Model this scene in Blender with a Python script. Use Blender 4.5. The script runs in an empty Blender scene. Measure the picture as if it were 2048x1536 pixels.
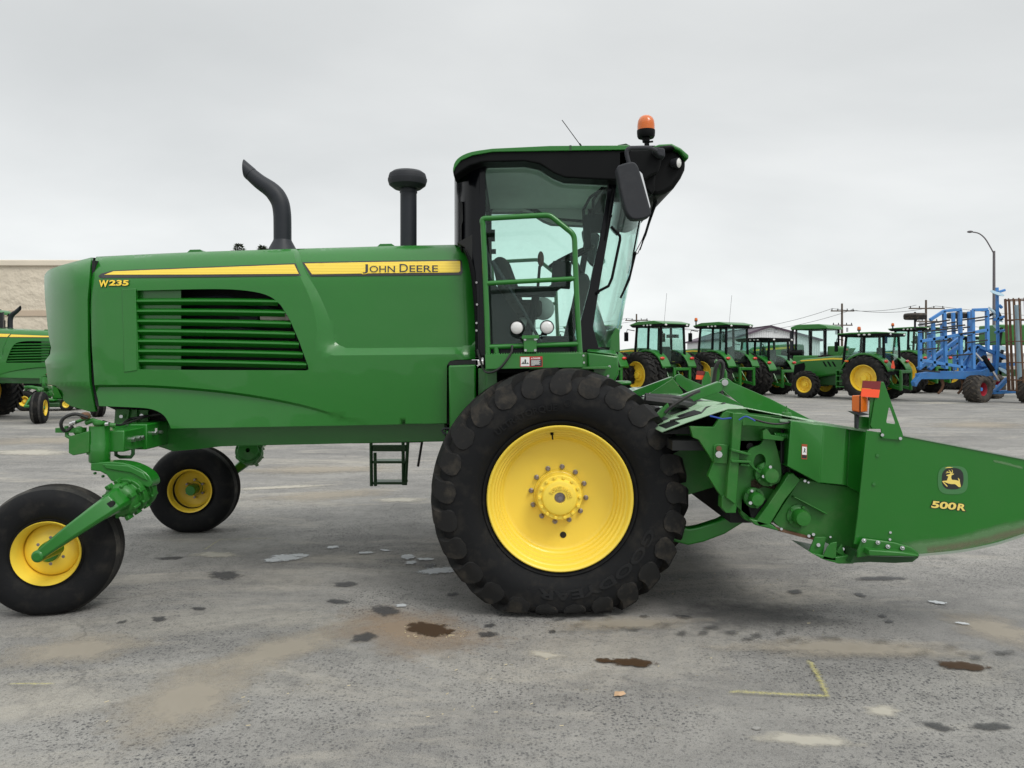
import bpy, bmesh, math, random
from mathutils import Vector, Matrix
from mathutils.geometry import delaunay_2d_cdt
random.seed(7)
rad = math.radians
F, YH, CH = 1539.0, 720.0, 1.6          # focal length in photo pixels, horizon row, eye height
def P(u, v, Y): return Vector(((u-1024)*Y/F, Y, CH-(v-YH)*Y/F))
def G(u, v, z=0.0):
    Y = (CH-z)*F/(v-YH); return Vector(((u-1024)*Y/F, Y, z))
COL = bpy.context.scene.collection

# ---------------------------------------------------------------- mesh builder
class MB:
    def __init__(s): s.v = []; s.f = []; s.m = []
    def add(s, vs, fs, m=0):
        b = len(s.v); s.v += [Vector(p) for p in vs]
        for f in fs: s.f.append(tuple(b+i for i in f)); s.m.append(m)
    def join(s, o):
        b = len(s.v); s.v += [p.copy() for p in o.v]
        s.f += [tuple(b+i for i in f) for f in o.f]; s.m += o.m; return s
    def box(s, x0, x1, y0, y1, z0, z1, m=0, M=None):
        vs = [Vector((x, y, z)) for x in (x0, x1) for y in (y0, y1) for z in (z0, z1)]
        if M: vs = [M@p for p in vs]
        s.add(vs, [(0,1,3,2),(4,6,7,5),(0,4,5,1),(2,3,7,6),(0,2,6,4),(1,5,7,3)], m); return s
    def beam(s, a, b, w, h, m=0, up=(0,0,1), w2=None, h2=None):
        a, b = Vector(a), Vector(b); d = (b-a).normalized(); up = Vector(up)
        if abs(d.dot(up)) > .98: up = Vector((1,0,0))
        r = d.cross(up).normalized(); n = r.cross(d)
        w2 = w2 or w; h2 = h2 or h; vs = []
        for p, ww, hh in ((a,w,h),(b,w2,h2)):
            vs += [p+r*ww/2+n*hh/2, p-r*ww/2+n*hh/2, p-r*ww/2-n*hh/2, p+r*ww/2-n*hh/2]
        s.add(vs, [(0,1,2,3),(7,6,5,4)]+[(i,4+i,4+(i+1)%4,(i+1)%4) for i in range(4)], m); return s
    def tube(s, pts, r, n=10, m=0, closed=False, r2=None):
        pts = [Vector(p) for p in pts]; k = len(pts); b = len(s.v); prev = None; vs = []
        for i, p in enumerate(pts):
            if closed: d = (pts[(i+1)%k]-pts[i-1]).normalized()
            else: d = (pts[min(i+1,k-1)]-pts[max(i-1,0)]).normalized()
            if prev is None:
                prev = d.orthogonal().normalized()
            prev = (prev-d*prev.dot(d)).normalized(); q = d.cross(prev)
            rr = (r[i] if isinstance(r, (list,tuple)) else r)
            vs += [p+(prev*math.cos(2*math.pi*j/n)+q*math.sin(2*math.pi*j/n))*rr for j in range(n)]
        fs = []
        for i in range(k if closed else k-1):
            for j in range(n):
                a = i*n+j; c = i*n+(j+1)%n; i2 = (i+1)%k
                fs.append((a, c, i2*n+(j+1)%n, i2*n+j))
        if not closed: fs += [tuple(range(n))[::-1], tuple((k-1)*n+j for j in range(n))]
        s.add(vs, fs, m); return s
    def lathe(s, prof, o=(0,0,0), ax=(0,-1,0), n=32, m=0, closed=False, cap=False):
        """prof: (radius, distance along ax)"""
        o = Vector(o); ax = Vector(ax).normalized(); e = ax.orthogonal().normalized(); g = ax.cross(e)
        vs = []
        for r, a in prof:
            vs += [o+ax*a+(e*math.cos(2*math.pi*j/n)+g*math.sin(2*math.pi*j/n))*max(r,1e-4) for j in range(n)]
        k = len(prof); fs = []
        for i in range(k if closed else k-1):
            for j in range(n):
                i2 = (i+1)%k; fs.append((i*n+j, i*n+(j+1)%n, i2*n+(j+1)%n, i2*n+j))
        if cap: fs += [tuple(range(n))[::-1], tuple((k-1)*n+j for j in range(n))]
        s.add(vs, fs, m); return s
    def cyl(s, a, b, r, n=16, m=0, r2=None):
        a, b = Vector(a), Vector(b); L = (b-a).length
        return s.lathe([(r,0),(r2 if r2 is not None else r, L)], a, b-a, n, m, cap=True)
    def ball(s, c, r, n=12, m=0, sc=(1,1,1)):
        t = MB(); t.lathe([(r*math.sin(math.pi*i/n), -r*math.cos(math.pi*i/n)) for i in range(n+1)], (0,0,0), (0,0,1), n*2)
        s.add([Vector(c)+Vector((p.x*sc[0],p.y*sc[1],p.z*sc[2])) for p in t.v], t.f, m); return s
    def prism(s, poly, Y0, Y1, m=0, holes=(), Yr=None):
        """pixel outline seen at depth Yr (default Y0), carried straight back from Y0 to Y1"""
        Yr = Yr or Y0
        if not holes:
            a = [P(u,v,Yr) for u,v in poly]; n = len(a)
            fr = [Vector((p.x,Y0,p.z)) for p in a]; bk = [Vector((p.x,Y1,p.z)) for p in a]
            s.add(fr+bk, [tuple(range(n)), tuple(range(2*n-1,n-1,-1))]+[(i,(i+1)%n,n+(i+1)%n,n+i) for i in range(n)], m)
            return s
        pts, tris = cdt([poly]+list(holes))
        w = [P(u,v,Yr) for u,v in pts]; n = len(w)
        s.add([Vector((p.x,Y0,p.z)) for p in w]+[Vector((p.x,Y1,p.z)) for p in w],
              [t for t in tris]+[tuple(n+i for i in t[::-1]) for t in tris], m)
        for lp in [poly]+list(holes):
            a = [P(u,v,Yr) for u,v in lp]; k = len(a)
            s.add([Vector((p.x,Y0,p.z)) for p in a]+[Vector((p.x,Y1,p.z)) for p in a], [(i,(i+1)%k,k+(i+1)%k,k+i) for i in range(k)], m)
        return s
    def slab(s, poly3, t, m=0):
        """planar 3-D polygon given a thickness vector"""
        n = len(poly3); t = Vector(t)
        s.add([Vector(p) for p in poly3]+[Vector(p)+t for p in poly3],
              [tuple(range(n)), tuple(range(2*n-1,n-1,-1))]+[(i,(i+1)%n,n+(i+1)%n,n+i) for i in range(n)], m); return s
    def mirror(s, c=6.1):
        o = MB(); o.v = [Vector((p.x, 2*c-p.y, p.z)) for p in s.v]; o.f = [f[::-1] for f in s.f]; o.m = list(s.m); return o
    def build(s, name, mats, parent=None, bevel=0.0, seg=2, ang=35, off=None, weld=True, normals=True, loc=None):
        me = bpy.data.meshes.new(name)
        o3 = Vector(off) if off is not None else (Vector(parent.get('_off', (0,0,0))) if parent else Vector((0,0,0)))
        me.from_pydata([p-o3 for p in s.v], [], s.f)
        if not isinstance(mats, (list,tuple)): mats = [mats]
        for mm in mats: me.materials.append(mm)
        me.polygons.foreach_set('material_index', s.m)
        bm = bmesh.new(); bm.from_mesh(me)
        if weld: bmesh.ops.remove_doubles(bm, verts=bm.verts, dist=1e-5)
        if normals: bmesh.ops.recalc_face_normals(bm, faces=bm.faces)
        bm.to_mesh(me); bm.free()
        me.polygons.foreach_set('use_smooth', [True]*len(me.polygons))
        me.set_sharp_from_angle(angle=rad(ang)); me.update()
        ob = bpy.data.objects.new(name, me); COL.objects.link(ob)
        if parent: ob.parent = parent; ob['_off'] = list(o3)
        if loc is not None: ob.location = loc
        if bevel > 0:
            b = ob.modifiers.new('bevel','BEVEL'); b.width = bevel; b.segments = seg; b.limit_method = 'ANGLE'; b.angle_limit = rad(32); b.harden_normals = False
        return ob

def inpoly(x, y, poly):
    c = False; n = len(poly); j = n-1
    for i in range(n):
        xi, yi = poly[i]; xj, yj = poly[j]
        if (yi > y) != (yj > y) and x < (xj-xi)*(y-yi)/(yj-yi)+xi: c = not c
        j = i
    return c
def dens(poly, d, closed=True):
    out = []; n = len(poly)
    for i in range(n if closed else n-1):
        a = poly[i]; b = poly[(i+1)%n]; k = max(1, int(math.hypot(b[0]-a[0], b[1]-a[1])/d))
        out += [(a[0]+(b[0]-a[0])*t/k, a[1]+(b[1]-a[1])*t/k) for t in range(k)]
    if not closed: out.append(poly[-1])
    return out
def spline(pts, k=6, closed=False):
    n = len(pts); out = []
    for i in range(n if closed else n-1):
        if closed: p = [pts[(i+j-1)%n] for j in range(4)]
        else: p = [pts[max(0,min(n-1,i+j-1))] for j in range(4)]
        for q in range(k):
            t = q/k
            out.append(tuple(.5*((2*p[1][c])+(-p[0][c]+p[2][c])*t+(2*p[0][c]-5*p[1][c]+4*p[2][c]-p[3][c])*t*t+(-p[0][c]+3*p[1][c]-3*p[2][c]+p[3][c])*t**3) for c in range(len(pts[0]))))
    if not closed: out.append(tuple(pts[-1]))
    return out
def cdt(loops, lines=(), extra=()):
    vs = []; es = []
    for lp in loops:
        b = len(vs); vs += [Vector(p) for p in lp]; n = len(lp); es += [(b+i, b+(i+1)%n) for i in range(n)]
    for ln in lines:
        b = len(vs); vs += [Vector(p) for p in ln]; es += [(b+i, b+i+1) for i in range(len(ln)-1)]
    vs += [Vector(p) for p in extra]
    r = delaunay_2d_cdt(vs, es, [], 0, 1e-4)
    pts = [(p.x,p.y) for p in r[0]]; tris = []
    for f in r[2]:
        cx = sum(pts[i][0] for i in f)/len(f); cy = sum(pts[i][1] for i in f)/len(f)
        if inpoly(cx, cy, loops[0]) and not any(inpoly(cx, cy, h) for h in loops[1:]): tris.append(tuple(f))
    return pts, tris
def relief(outline, Yf, holes=(), lines=(), grid=12, rows=(), lip=0.03):
    """sheet-metal panel: pixel outline, depth Yf(u,v); every boundary is turned inwards by lip"""
    o = dens(outline, grid); hs = [dens(h, grid) for h in holes]
    us = [p[0] for p in o]; vs_ = [p[1] for p in o]; ex = []
    u = min(us)+grid/2
    while u < max(us):
        v = min(vs_)+grid/2
        while v < max(vs_):
            if inpoly(u, v, o) and not any(inpoly(u, v, h) for h in hs): ex.append((u, v))
            v += grid
        u += grid
    for rw in rows: ex += [p for p in rw if inpoly(p[0], p[1], o)]
    pts, tris = cdt([o]+hs, [dens(l, grid, False) for l in lines], ex)
    mb = MB(); mb.add([P(a, b, Yf(a, b)) for a, b in pts], tris)
    for lp in [o]+hs:
        A = [P(a, b, Yf(a, b)) for a, b in lp]; n = len(A)
        mb.add(A+[p+Vector((0,lip,0)) for p in A], [(i,(i+1)%n,n+(i+1)%n,n+i) for i in range(n)])
    return mb
def polyd(p, line):
    best = 1e9
    for i in range(len(line)-1):
        ax, ay = line[i]; bx, by = line[i+1]; dx, dy = bx-ax, by-ay
        t = max(0, min(1, ((p[0]-ax)*dx+(p[1]-ay)*dy)/(dx*dx+dy*dy+1e-9)))
        best = min(best, math.hypot(p[0]-ax-t*dx, p[1]-ay-t*dy))
    return best
_tc = {}
def text_geo(body, off=0.0):
    """flat letter faces of unit box: (points 0..1 x, 0..1 y, faces)"""
    key = (body, off)
    if key in _tc: return _tc[key]
    c = bpy.data.curves.new('t','FONT'); c.body = body; c.size = 1; c.offset = off; c.resolution_u = 4; c.space_character = 1.0
    o = bpy.data.objects.new('t', c); COL.objects.link(o); bpy.context.view_layer.update()
    me = bpy.data.meshes.new_from_object(o.evaluated_get(bpy.context.evaluated_depsgraph_get()))
    vs = [(p.co.x, p.co.y) for p in me.vertices]; fs = [tuple(p.vertices) for p in me.polygons]
    bpy.data.objects.remove(o); bpy.data.curves.remove(c); bpy.data.meshes.remove(me)
    _tc[key] = (vs, fs); return vs, fs
def text(mb, body, BL, BR, TL, Yf, off=0.0, m=0, ref=0.0):
    """letters laid into the pixel parallelogram BL-BR-TL on the surface Yf"""
    v0, _ = text_geo(body, ref); x0 = min(p[0] for p in v0); x1 = max(p[0] for p in v0); y0 = min(p[1] for p in v0); y1 = max(p[1] for p in v0)
    vs, fs = text_geo(body, off); out = []
    for x, y in vs:
        a = (x-x0)/(x1-x0); b = (y-y0)/(y1-y0)
        u = BL[0]+(BR[0]-BL[0])*a+(TL[0]-BL[0])*b; v = BL[1]+(BR[1]-BL[1])*a+(TL[1]-BL[1])*b
        out.append(P(u, v, Yf(u, v)))
    mb.add(out, fs, m)
def decal(mb, poly, Yf, m=0, grid=14, lines=()):
    o = dens(poly, grid); us = [p[0] for p in o]; vs_ = [p[1] for p in o]; ex = []
    u = min(us)+grid/2
    while u < max(us):
        v = min(vs_)+grid/2
        while v < max(vs_):
            if inpoly(u, v, o): ex.append((u, v))
            v += grid
        u += grid
    pts, tris = cdt([o], (), ex); mb.add([P(a,b,Yf(a,b)) for a,b in pts], tris, m)

def split(mb):
    par = list(range(len(mb.v)))
    def fd(i):
        while par[i] != i: par[i] = par[par[i]]; i = par[i]
        return i
    for f in mb.f:
        for i in f[1:]: par[fd(i)] = fd(f[0])
    g = {}
    for k, f in enumerate(mb.f): g.setdefault(fd(f[0]), []).append(k)
    out = []
    for ks in g.values():
        m = MB(); mp = {}
        for k in ks:
            nf = []
            for i in mb.f[k]:
                if i not in mp: mp[i] = len(m.v); m.v.append(mb.v[i].copy())
                nf.append(mp[i])
            m.f.append(tuple(nf)); m.m.append(mb.m[k])
        out.append(m)
    return out
# ---------------------------------------------------------------- things
def empty(name, loc=(0,0,0), rz=0, off=None):
    o = bpy.data.objects.new(name, None); COL.objects.link(o); o.location = loc; o.rotation_euler = (0,0,rz)
    o.empty_display_size = .3; o['_off'] = list(off if off is not None else (0,0,0)); return o
def tag(o, label=None, cat=None, group=None, kind=None):
    for k, x in (('label',label),('category',cat),('group',group),('kind',kind)):
        if x: o[k] = x
    return o
def copy_tree(o, parent=None):
    c = o.copy(); COL.objects.link(c)
    if parent: c.parent = parent
    for ch in [x for x in bpy.data.objects if x.parent == o]: copy_tree(ch, c)
    return c

# ---------------------------------------------------------------- materials
def newmat(name):
    m = bpy.data.materials.new(name); m.use_nodes = True; nt = m.node_tree; b = nt.nodes['Principled BSDF']; return m, nt, b
def N(nt, t, **k):
    n = nt.nodes.new(t)
    for a, x in k.items(): setattr(n, a, x)
    return n
def paint(name, col, rough=.35, coat=.0, metal=0., dirt=.15, dcol=(.22,.19,.14), ds=4., bump=.0, bs=60., var=.12, croug=.08, spec=.5, wave=0):
    m, nt, b = newmat(name); L = nt.links
    tc = N(nt,'ShaderNodeTexCoord'); n1 = N(nt,'ShaderNodeTexNoise'); n1.inputs['Scale'].default_value = ds; n1.inputs['Detail'].default_value = 8; n1.inputs['Roughness'].default_value = .65
    L.new(tc.outputs['Object'], n1.inputs['Vector'])
    n2 = N(nt,'ShaderNodeTexNoise'); n2.inputs['Scale'].default_value = ds*.35; n2.inputs['Detail'].default_value = 3; L.new(tc.outputs['Object'], n2.inputs['Vector'])
    mx = N(nt,'ShaderNodeMix', data_type='RGBA'); mx.inputs['A'].default_value = (*[c*(1-var) for c in col],1); mx.inputs['B'].default_value = (*[min(1,c*(1+var)) for c in col],1)
    L.new(n2.outputs['Fac'], mx.inputs['Factor'])
    mr = N(nt,'ShaderNodeMapRange'); mr.inputs['From Min'].default_value = .5; mr.inputs['From Max'].default_value = .8; mr.inputs['To Max'].default_value = dirt; L.new(n1.outputs['Fac'], mr.inputs['Value'])
    m2 = N(nt,'ShaderNodeMix', data_type='RGBA'); L.new(mr.outputs['Result'], m2.inputs['Factor']); L.new(mx.outputs['Result'], m2.inputs['A']); m2.inputs['B'].default_value = (*dcol,1)
    L.new(m2.outputs['Result'], b.inputs['Base Color'])
    r = N(nt,'ShaderNodeMapRange'); r.inputs['To Min'].default_value = rough*.85; r.inputs['To Max'].default_value = min(1,rough*1.2+.05*dirt); L.new(n1.outputs['Fac'], r.inputs['Value']); L.new(r.outputs['Result'], b.inputs['Roughness'])
    b.inputs['Metallic'].default_value = metal; b.inputs['Coat Weight'].default_value = coat; b.inputs['Coat Roughness'].default_value = croug; b.inputs['Specular IOR Level'].default_value = spec
    if wave:
        wn = N(nt,'ShaderNodeTexNoise'); wn.inputs['Scale'].default_value = 1.7; wn.inputs['Detail'].default_value = 2; L.new(tc.outputs['Object'], wn.inputs['Vector'])
        wb = N(nt,'ShaderNodeBump'); wb.inputs['Strength'].default_value = wave; wb.inputs['Distance'].default_value = .05; L.new(wn.outputs['Fac'], wb.inputs['Height']); L.new(wb.outputs['Normal'], b.inputs['Coat Normal'])
    if bump:
        bn = N(nt,'ShaderNodeTexNoise'); bn.inputs['Scale'].default_value = bs; bn.inputs['Detail'].default_value = 4; L.new(tc.outputs['Object'], bn.inputs['Vector'])
        bp = N(nt,'ShaderNodeBump'); bp.inputs['Strength'].default_value = bump; bp.inputs['Distance'].default_value = .01; L.new(bn.outputs['Fac'], bp.inputs['Height']); L.new(bp.outputs['Normal'], b.inputs['Normal'])
    return m
def glassmat(name, tint, rough=.0, dirt=.04):
    """thin tinted pane: what lies behind shows through the tint, sky mirrors at grazing angles"""
    m, nt, b = newmat(name); L = nt.links; out = nt.nodes['Material Output']; nt.nodes.remove(b)
    tr = N(nt,'ShaderNodeBsdfTransparent'); tr.inputs['Color'].default_value = (*tint,1)
    gl = N(nt,'ShaderNodeBsdfGlossy'); gl.inputs['Roughness'].default_value = .02; gl.inputs['Color'].default_value = (.9,1,.97,1)
    lw_ = N(nt,'ShaderNodeLayerWeight'); lw_.inputs['Blend'].default_value = .5; pw = N(nt,'ShaderNodeMath', operation='POWER'); pw.inputs[1].default_value = 4.5; L.new(lw_.outputs['Facing'], pw.inputs[0])
    fr = N(nt,'ShaderNodeMath', operation='MULTIPLY_ADD'); fr.inputs[1].default_value = .8; fr.inputs[2].default_value = .02; L.new(pw.outputs[0], fr.inputs[0])
    mx = N(nt,'ShaderNodeMixShader'); L.new(fr.outputs[0], mx.inputs[0]); L.new(tr.outputs[0], mx.inputs[1]); L.new(gl.outputs[0], mx.inputs[2])
    df = N(nt,'ShaderNodeBsdfDiffuse'); df.inputs['Color'].default_value = (.35,.36,.33,1)
    tc = N(nt,'ShaderNodeTexCoord'); n1 = N(nt,'ShaderNodeTexNoise'); n1.inputs['Scale'].default_value = 9; n1.inputs['Detail'].default_value = 9; n1.inputs['Roughness'].default_value = .75; L.new(tc.outputs['Object'], n1.inputs['Vector'])
    mr = N(nt,'ShaderNodeMapRange'); mr.inputs['From Min'].default_value = .4; mr.inputs['From Max'].default_value = .8; mr.inputs['To Max'].default_value = dirt*2.5; L.new(n1.outputs['Fac'], mr.inputs['Value'])
    m2 = N(nt,'ShaderNodeMixShader'); L.new(mr.outputs[0], m2.inputs[0]); L.new(mx.outputs[0], m2.inputs[1]); L.new(df.outputs[0], m2.inputs[2]); L.new(m2.outputs[0], out.inputs['Surface'])
    return m
M = {}
GREEN = (.009,.15,.010)
M['green'] = paint('green_paint', GREEN, .3, .36, dirt=.05, dcol=(.12,.2,.09), ds=3, bump=.012, bs=40, croug=.05, wave=.5)
M['green2'] = paint('worn_green_paint', (.016,.148,.014), .45, .1, dirt=.22, dcol=(.2,.19,.13), ds=7, bump=.03, bs=50)
M['green3'] = paint('tractor_green_paint', (.014,.15,.014), .38, .2, dirt=.15, dcol=(.14,.15,.09), ds=3)
M['dgreen'] = paint('dark_green_cast_iron', (.009,.06,.011), .5, .1, dirt=.35, dcol=(.1,.09,.06), ds=8)
M['yellow'] = paint('yellow_paint', (.90,.66,.07), .42, .15, dirt=.1, dcol=(.7,.48,.1), ds=5, bump=.01)
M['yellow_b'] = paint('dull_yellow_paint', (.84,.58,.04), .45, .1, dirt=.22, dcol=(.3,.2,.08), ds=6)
M['decal_y'] = paint('yellow_decal', (.86,.62,.04), .35, .2, dirt=.02, var=.04)
M['decal_k'] = paint('black_decal', (.02,.022,.022), .3, .2, dirt=.05, var=.05)
M['white'] = paint('white_enamel', (.78,.78,.76), .4, dirt=.1, var=.04)
M['black'] = paint('black_plastic', (.0035,.004,.0045), .5, dirt=.12, dcol=(.02,.02,.02), ds=6, bump=.03, bs=120, spec=.13)
M['gloss'] = paint('gloss_black_panel', (.002,.0025,.004), .2, .12, dirt=.04, spec=.2, dcol=(.04,.04,.04), ds=5, croug=.05)
M['grey'] = paint('charcoal_plastic', (.026,.028,.033), .6, dirt=.22, dcol=(.09,.09,.09), ds=9, bump=.05, bs=150, spec=.3)
M['exh'] = paint('charcoal_coated_steel', (.016,.019,.025), .48, dirt=.25, dcol=(.05,.05,.05), ds=6, spec=.35)
M['dark'] = paint('dark_engine_bay', (.006,.007,.007), .7, dirt=.3, dcol=(.03,.03,.028), ds=9)
M['liner'] = paint('grey_headliner', (.72,.73,.71), .85, dirt=.1)
M['seatf'] = paint('grey_seat_fabric', (.055,.05,.048), .9, dirt=.2, bump=.1, bs=200)
M['steel'] = paint('zinc_steel', (.55,.55,.56), .3, metal=1., dirt=.3, dcol=(.25,.22,.18), ds=20)
M['nut'] = paint('lug_nut_steel', (.30,.27,.28), .4, metal=.8, dirt=.4, dcol=(.1,.05,.03), ds=50)
M['rust'] = paint('rusty_steel', (.13,.065,.035), .85, dirt=.7, dcol=(.23,.17,.12), ds=8, bump=.2)
M['lens'] = paint('amber_lens', (.62,.13,.008), .2, .4, dirt=.1, dcol=(.4,.1,.01), bump=.12, bs=130)
M['lampglass'] = paint('lamp_glass', (.72,.72,.70), .12, .8, dirt=.1, bump=.1, bs=80)
M['red'] = paint('red_lens', (.6,.03,.02), .25, .4, dirt=.1)
M['refl_r'] = paint('dark_red_reflector', (.20,.02,.022), .3, dirt=.1, var=.05)
M['refl_o'] = paint('fluorescent_orange_reflector', (1.,.10,.03), .5, dirt=.08, var=.03)
M['blue'] = paint('blue_implement_paint', (.05,.22,.56), .5, .1, dirt=.45, dcol=(.18,.2,.2), ds=5)
M['pblue'] = paint('pale_blue_disc_steel', (.32,.45,.52), .45, dirt=.3, dcol=(.3,.26,.2), ds=6)
M['hydh'] = paint('hydraulic_hose_rubber', (.012,.012,.012), .5, dirt=.2)
M['bluew'] = paint('blue_cable', (.02,.07,.35), .5)
M['wood'] = paint('weathered_pole_wood', (.10,.075,.055), .9, dirt=.4, dcol=(.18,.15,.12), ds=20)
M['lpole'] = paint('painted_lamp_steel', (.12,.11,.12), .55, dirt=.2)
M['redrim'] = paint('red_rim_paint', (.32,.015,.03), .4, dirt=.3, dcol=(.2,.12,.1))
M['glass'] = glassmat('tinted_cab_glass', (.87,.965,.935), dirt=.012)
M['glass2'] = glassmat('tractor_cab_glass', (.82,.94,.91), dirt=.035)
M['mirror'] = paint('mirror_glass', (.8,.8,.8), .03, metal=1., dirt=.02)
def rubber(name, col=(.0065,.007,.008), dcol=(.085,.075,.06), amt=.4, scale=7):
    m = paint(name, col, .72, dirt=amt, dcol=dcol, ds=scale, bump=.06, bs=90, spec=.22); return m
M['tyre'] = rubber('black_rubber', amt=.3)
M['tread'] = rubber('dusty_tread_rubber', (.03,.029,.028), (.13,.12,.10), .8, 7)
M['tyre_d'] = rubber('dusty_rubber', (.014,.0135,.013), (.09,.082,.07), .6, 6)
M['tyre_m'] = rubber('muddy_rubber', (.05,.045,.04), (.2,.16,.12), .9, 8)
M['lug'] = rubber('scuffed_lug_rubber', (.014,.014,.014), (.10,.085,.065), .6, 9)
M['letter'] = rubber('raised_rubber_lettering', (.012,.0125,.0135), amt=.2)
def stripe_mat():
    m = M['decal_y'].copy(); m.name = 'lined_yellow_decal'; nt = m.node_tree; L = nt.links; b = nt.nodes['Principled BSDF']
    tc = N(nt,'ShaderNodeTexCoord'); sp = N(nt,'ShaderNodeSeparateXYZ'); L.new(tc.outputs['Object'], sp.inputs[0])
    mu = N(nt,'ShaderNodeMath', operation='MULTIPLY'); mu.inputs[1].default_value = 2*math.pi/.0115; L.new(sp.outputs['Z'], mu.inputs[0])
    si = N(nt,'ShaderNodeMath', operation='SINE'); L.new(mu.outputs[0], si.inputs[0])
    mr = N(nt,'ShaderNodeMapRange'); mr.inputs['From Min'].default_value = .3; mr.inputs['From Max'].default_value = 1; L.new(si.outputs[0], mr.inputs['Value'])
    mx = N(nt,'ShaderNodeMix', data_type='RGBA'); mx.inputs['A'].default_value = (.90,.66,.07,1); mx.inputs['B'].default_value = (.62,.42,.02,1); L.new(mr.outputs[0], mx.inputs['Factor']); L.new(mx.outputs['Result'], b.inputs['Base Color']); return m
M['stripe'] = stripe_mat()

# ---------------------------------------------------------------- wheels (axis along Y, outer face towards -Y)
def tyre_profile(R, rb, w, tw, crown=.012):
    H = R-rb
    half = [(rb-.012,-.36*w),(rb+.02*H,-.40*w),(rb+.07*H,-.415*w),(rb+.085*H,-.40*w),(rb+.12*H,-.425*w),(rb+.25*H,-.475*w),(rb+.42*H,-.5*w),(rb+.58*H,-.5*w),(rb+.75*H,-.487*w),(rb+.88*H,-.5*tw-.006),(R-.03*H-.004,-.5*tw+.012),(R,-.5*tw+.045),(R+crown*.6,-.25*tw),(R+crown,0)]
    return half
def tyre(R, rb, w, tw, n=26, h=.035, hw=.055, kind='lug', flat=0., skew=1.0, seg=72, tong=.62, cw=.55):
    mb = MB(); half = tyre_profile(R, rb, w, tw); H = R-rb
    if kind == 'rib':
        tread = []
        nr = 5; a = -.5*tw+.045
        base = half[:-3]+[(R,a)]
        xs = [a+(2*abs(a))*i/nr for i in range(1,nr)]
        for x in xs: tread += [(R+.004,x-.013),(R-.016,x-.009),(R-.016,x+.009),(R+.004,x+.013)]
        full = base+tread+[(r,-y) for r,y in base[::-1]]
    else:
        if seg > 80: hs_ = spline(half, 3)
        else: hs_ = half
        full = hs_+[(r,-y) for r,y in hs_[-2::-1]]
    mb.lathe(full, (0,0,0), (0,1,0), seg)
    if kind == 'rib':
        for i, f in enumerate(mb.f):
            rr_ = [math.hypot(mb.v[j].x, mb.v[j].z) for j in f]
            if min(rr_) > R-.03*H-.02 and max(rr_) > R-.002: mb.m[i] = 1
    if kind == 'lug':
        arc = [0]; 
        pr = spline(half, 6)
        for i in range(1,len(pr)): arc.append(arc[-1]+math.dist(pr[i], pr[i-1]))
        s0 = next(arc[i] for i in range(len(pr)) if pr[i][0] > rb+tong*H); s1 = arc[-1]+.02
        ssh = next(arc[i] for i in range(len(pr)) if pr[i][0] > R-.012)
        def at(s):
            if s >= arc[-1]: return (R+.012, s-arc[-1], 1., 0.)
            for i in range(1,len(arc)):
                if arc[i] >= s: break
            t = (s-arc[i-1])/(arc[i]-arc[i-1]+1e-9); a, b = pr[i-1], pr[i]
            dx, dy = b[0]-a[0], b[1]-a[1]; l = math.hypot(dx,dy)
            return (a[0]+dx*t, a[1]+dy*t, dy/l, -dx/l)
        K = 15
        for side in (1,-1):
            for q in range(n):
                th0 = 2*math.pi*(q+(0 if side == 1 else .5))/n; rows = []
                for k in range(K):
                    t = k/(K-1); tt = t*t*.45+t*.55; s = s0+(s1-s0)*tt; r, y, nr, ny = at(s)
                    g = max(0, (s-ssh*.97))/(s1-ssh)
                    hh = h*min(1, .12+.9*max(0,(s-s0)/(ssh-s0))**1.8)
                    wd = hw*(1-.22*min(1,max(0,(s-s0)/(ssh-s0)-.35)/.65))*min(1, math.sqrt(max(0,1-(1-min(1,(s-s0)/(hw*1.0)))**2))+.05)*(1-(1-cw)*g)
                    ac = th0+side*skew*max(0,(s-ssh*.9))/R*.8*side
                    row = []
                    for e, hf in ((-1.08,-.25),(-.96,1),(.96,1),(1.08,-.25)):
                        rr = r+nr*hh*hf; yy = y+ny*hh*hf; a = ac+e*wd/max(r,.1)
                        row.append(Vector((rr*math.sin(a), yy*side, rr*math.cos(a))))
                    rows.append(row)
                fs = []
                for k in range(K-1):
                    for j in range(3): fs.append((k*4+j, k*4+j+1, (k+1)*4+j+1, (k+1)*4+j))
                fs += [(0,1,2,3), tuple((K-1)*4+j for j in (3,2,1,0))]
                mb.add([p for r_ in rows for p in r_], fs, 1)
    if flat:
        for p in mb.v:
            if p.z < -flat:
                d = -flat-p.z; p.z = -flat-d*.03; p.y *= 1+.5*d
    return mb
# ---------------------------------------------------------------- camera, sky, sun
sc = bpy.context.scene
cam = bpy.data.cameras.new('camera'); co = bpy.data.objects.new('camera', cam); COL.objects.link(co); sc.camera = co
co.location = (0,0,CH); co.rotation_euler = (rad(90),0,0); cam.sensor_width = 36; cam.sensor_fit = 'HORIZONTAL'
cam.lens = 36*F/2048; cam.shift_y = -(768-YH)/2048; cam.clip_start = .05; cam.clip_end = 3000
SE, SA = 50, 140      # sun elevation, azimuth (0 = +Y, clockwise)
w = bpy.data.worlds.new('World'); sc.world = w; w.use_nodes = True; nt = w.node_tree; L = nt.links
bg = nt.nodes['Background']; out = nt.nodes['World Output']
sky = N(nt,'ShaderNodeTexSky', sky_type='NISHITA'); sky.sun_disc = False; sky.sun_elevation = rad(SE); sky.sun_rotation = rad(SA)
L.new(sky.outputs[0], bg.inputs['Color']); bg.inputs['Strength'].default_value = .07
tc = N(nt,'ShaderNodeTexCoord'); sp = N(nt,'ShaderNodeSeparateXYZ'); L.new(tc.outputs['Generated'], sp.inputs[0])
mz = N(nt,'ShaderNodeMath', operation='MAXIMUM'); mz.inputs[1].default_value = 0.; L.new(sp.outputs['Z'], mz.inputs[0])
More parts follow.
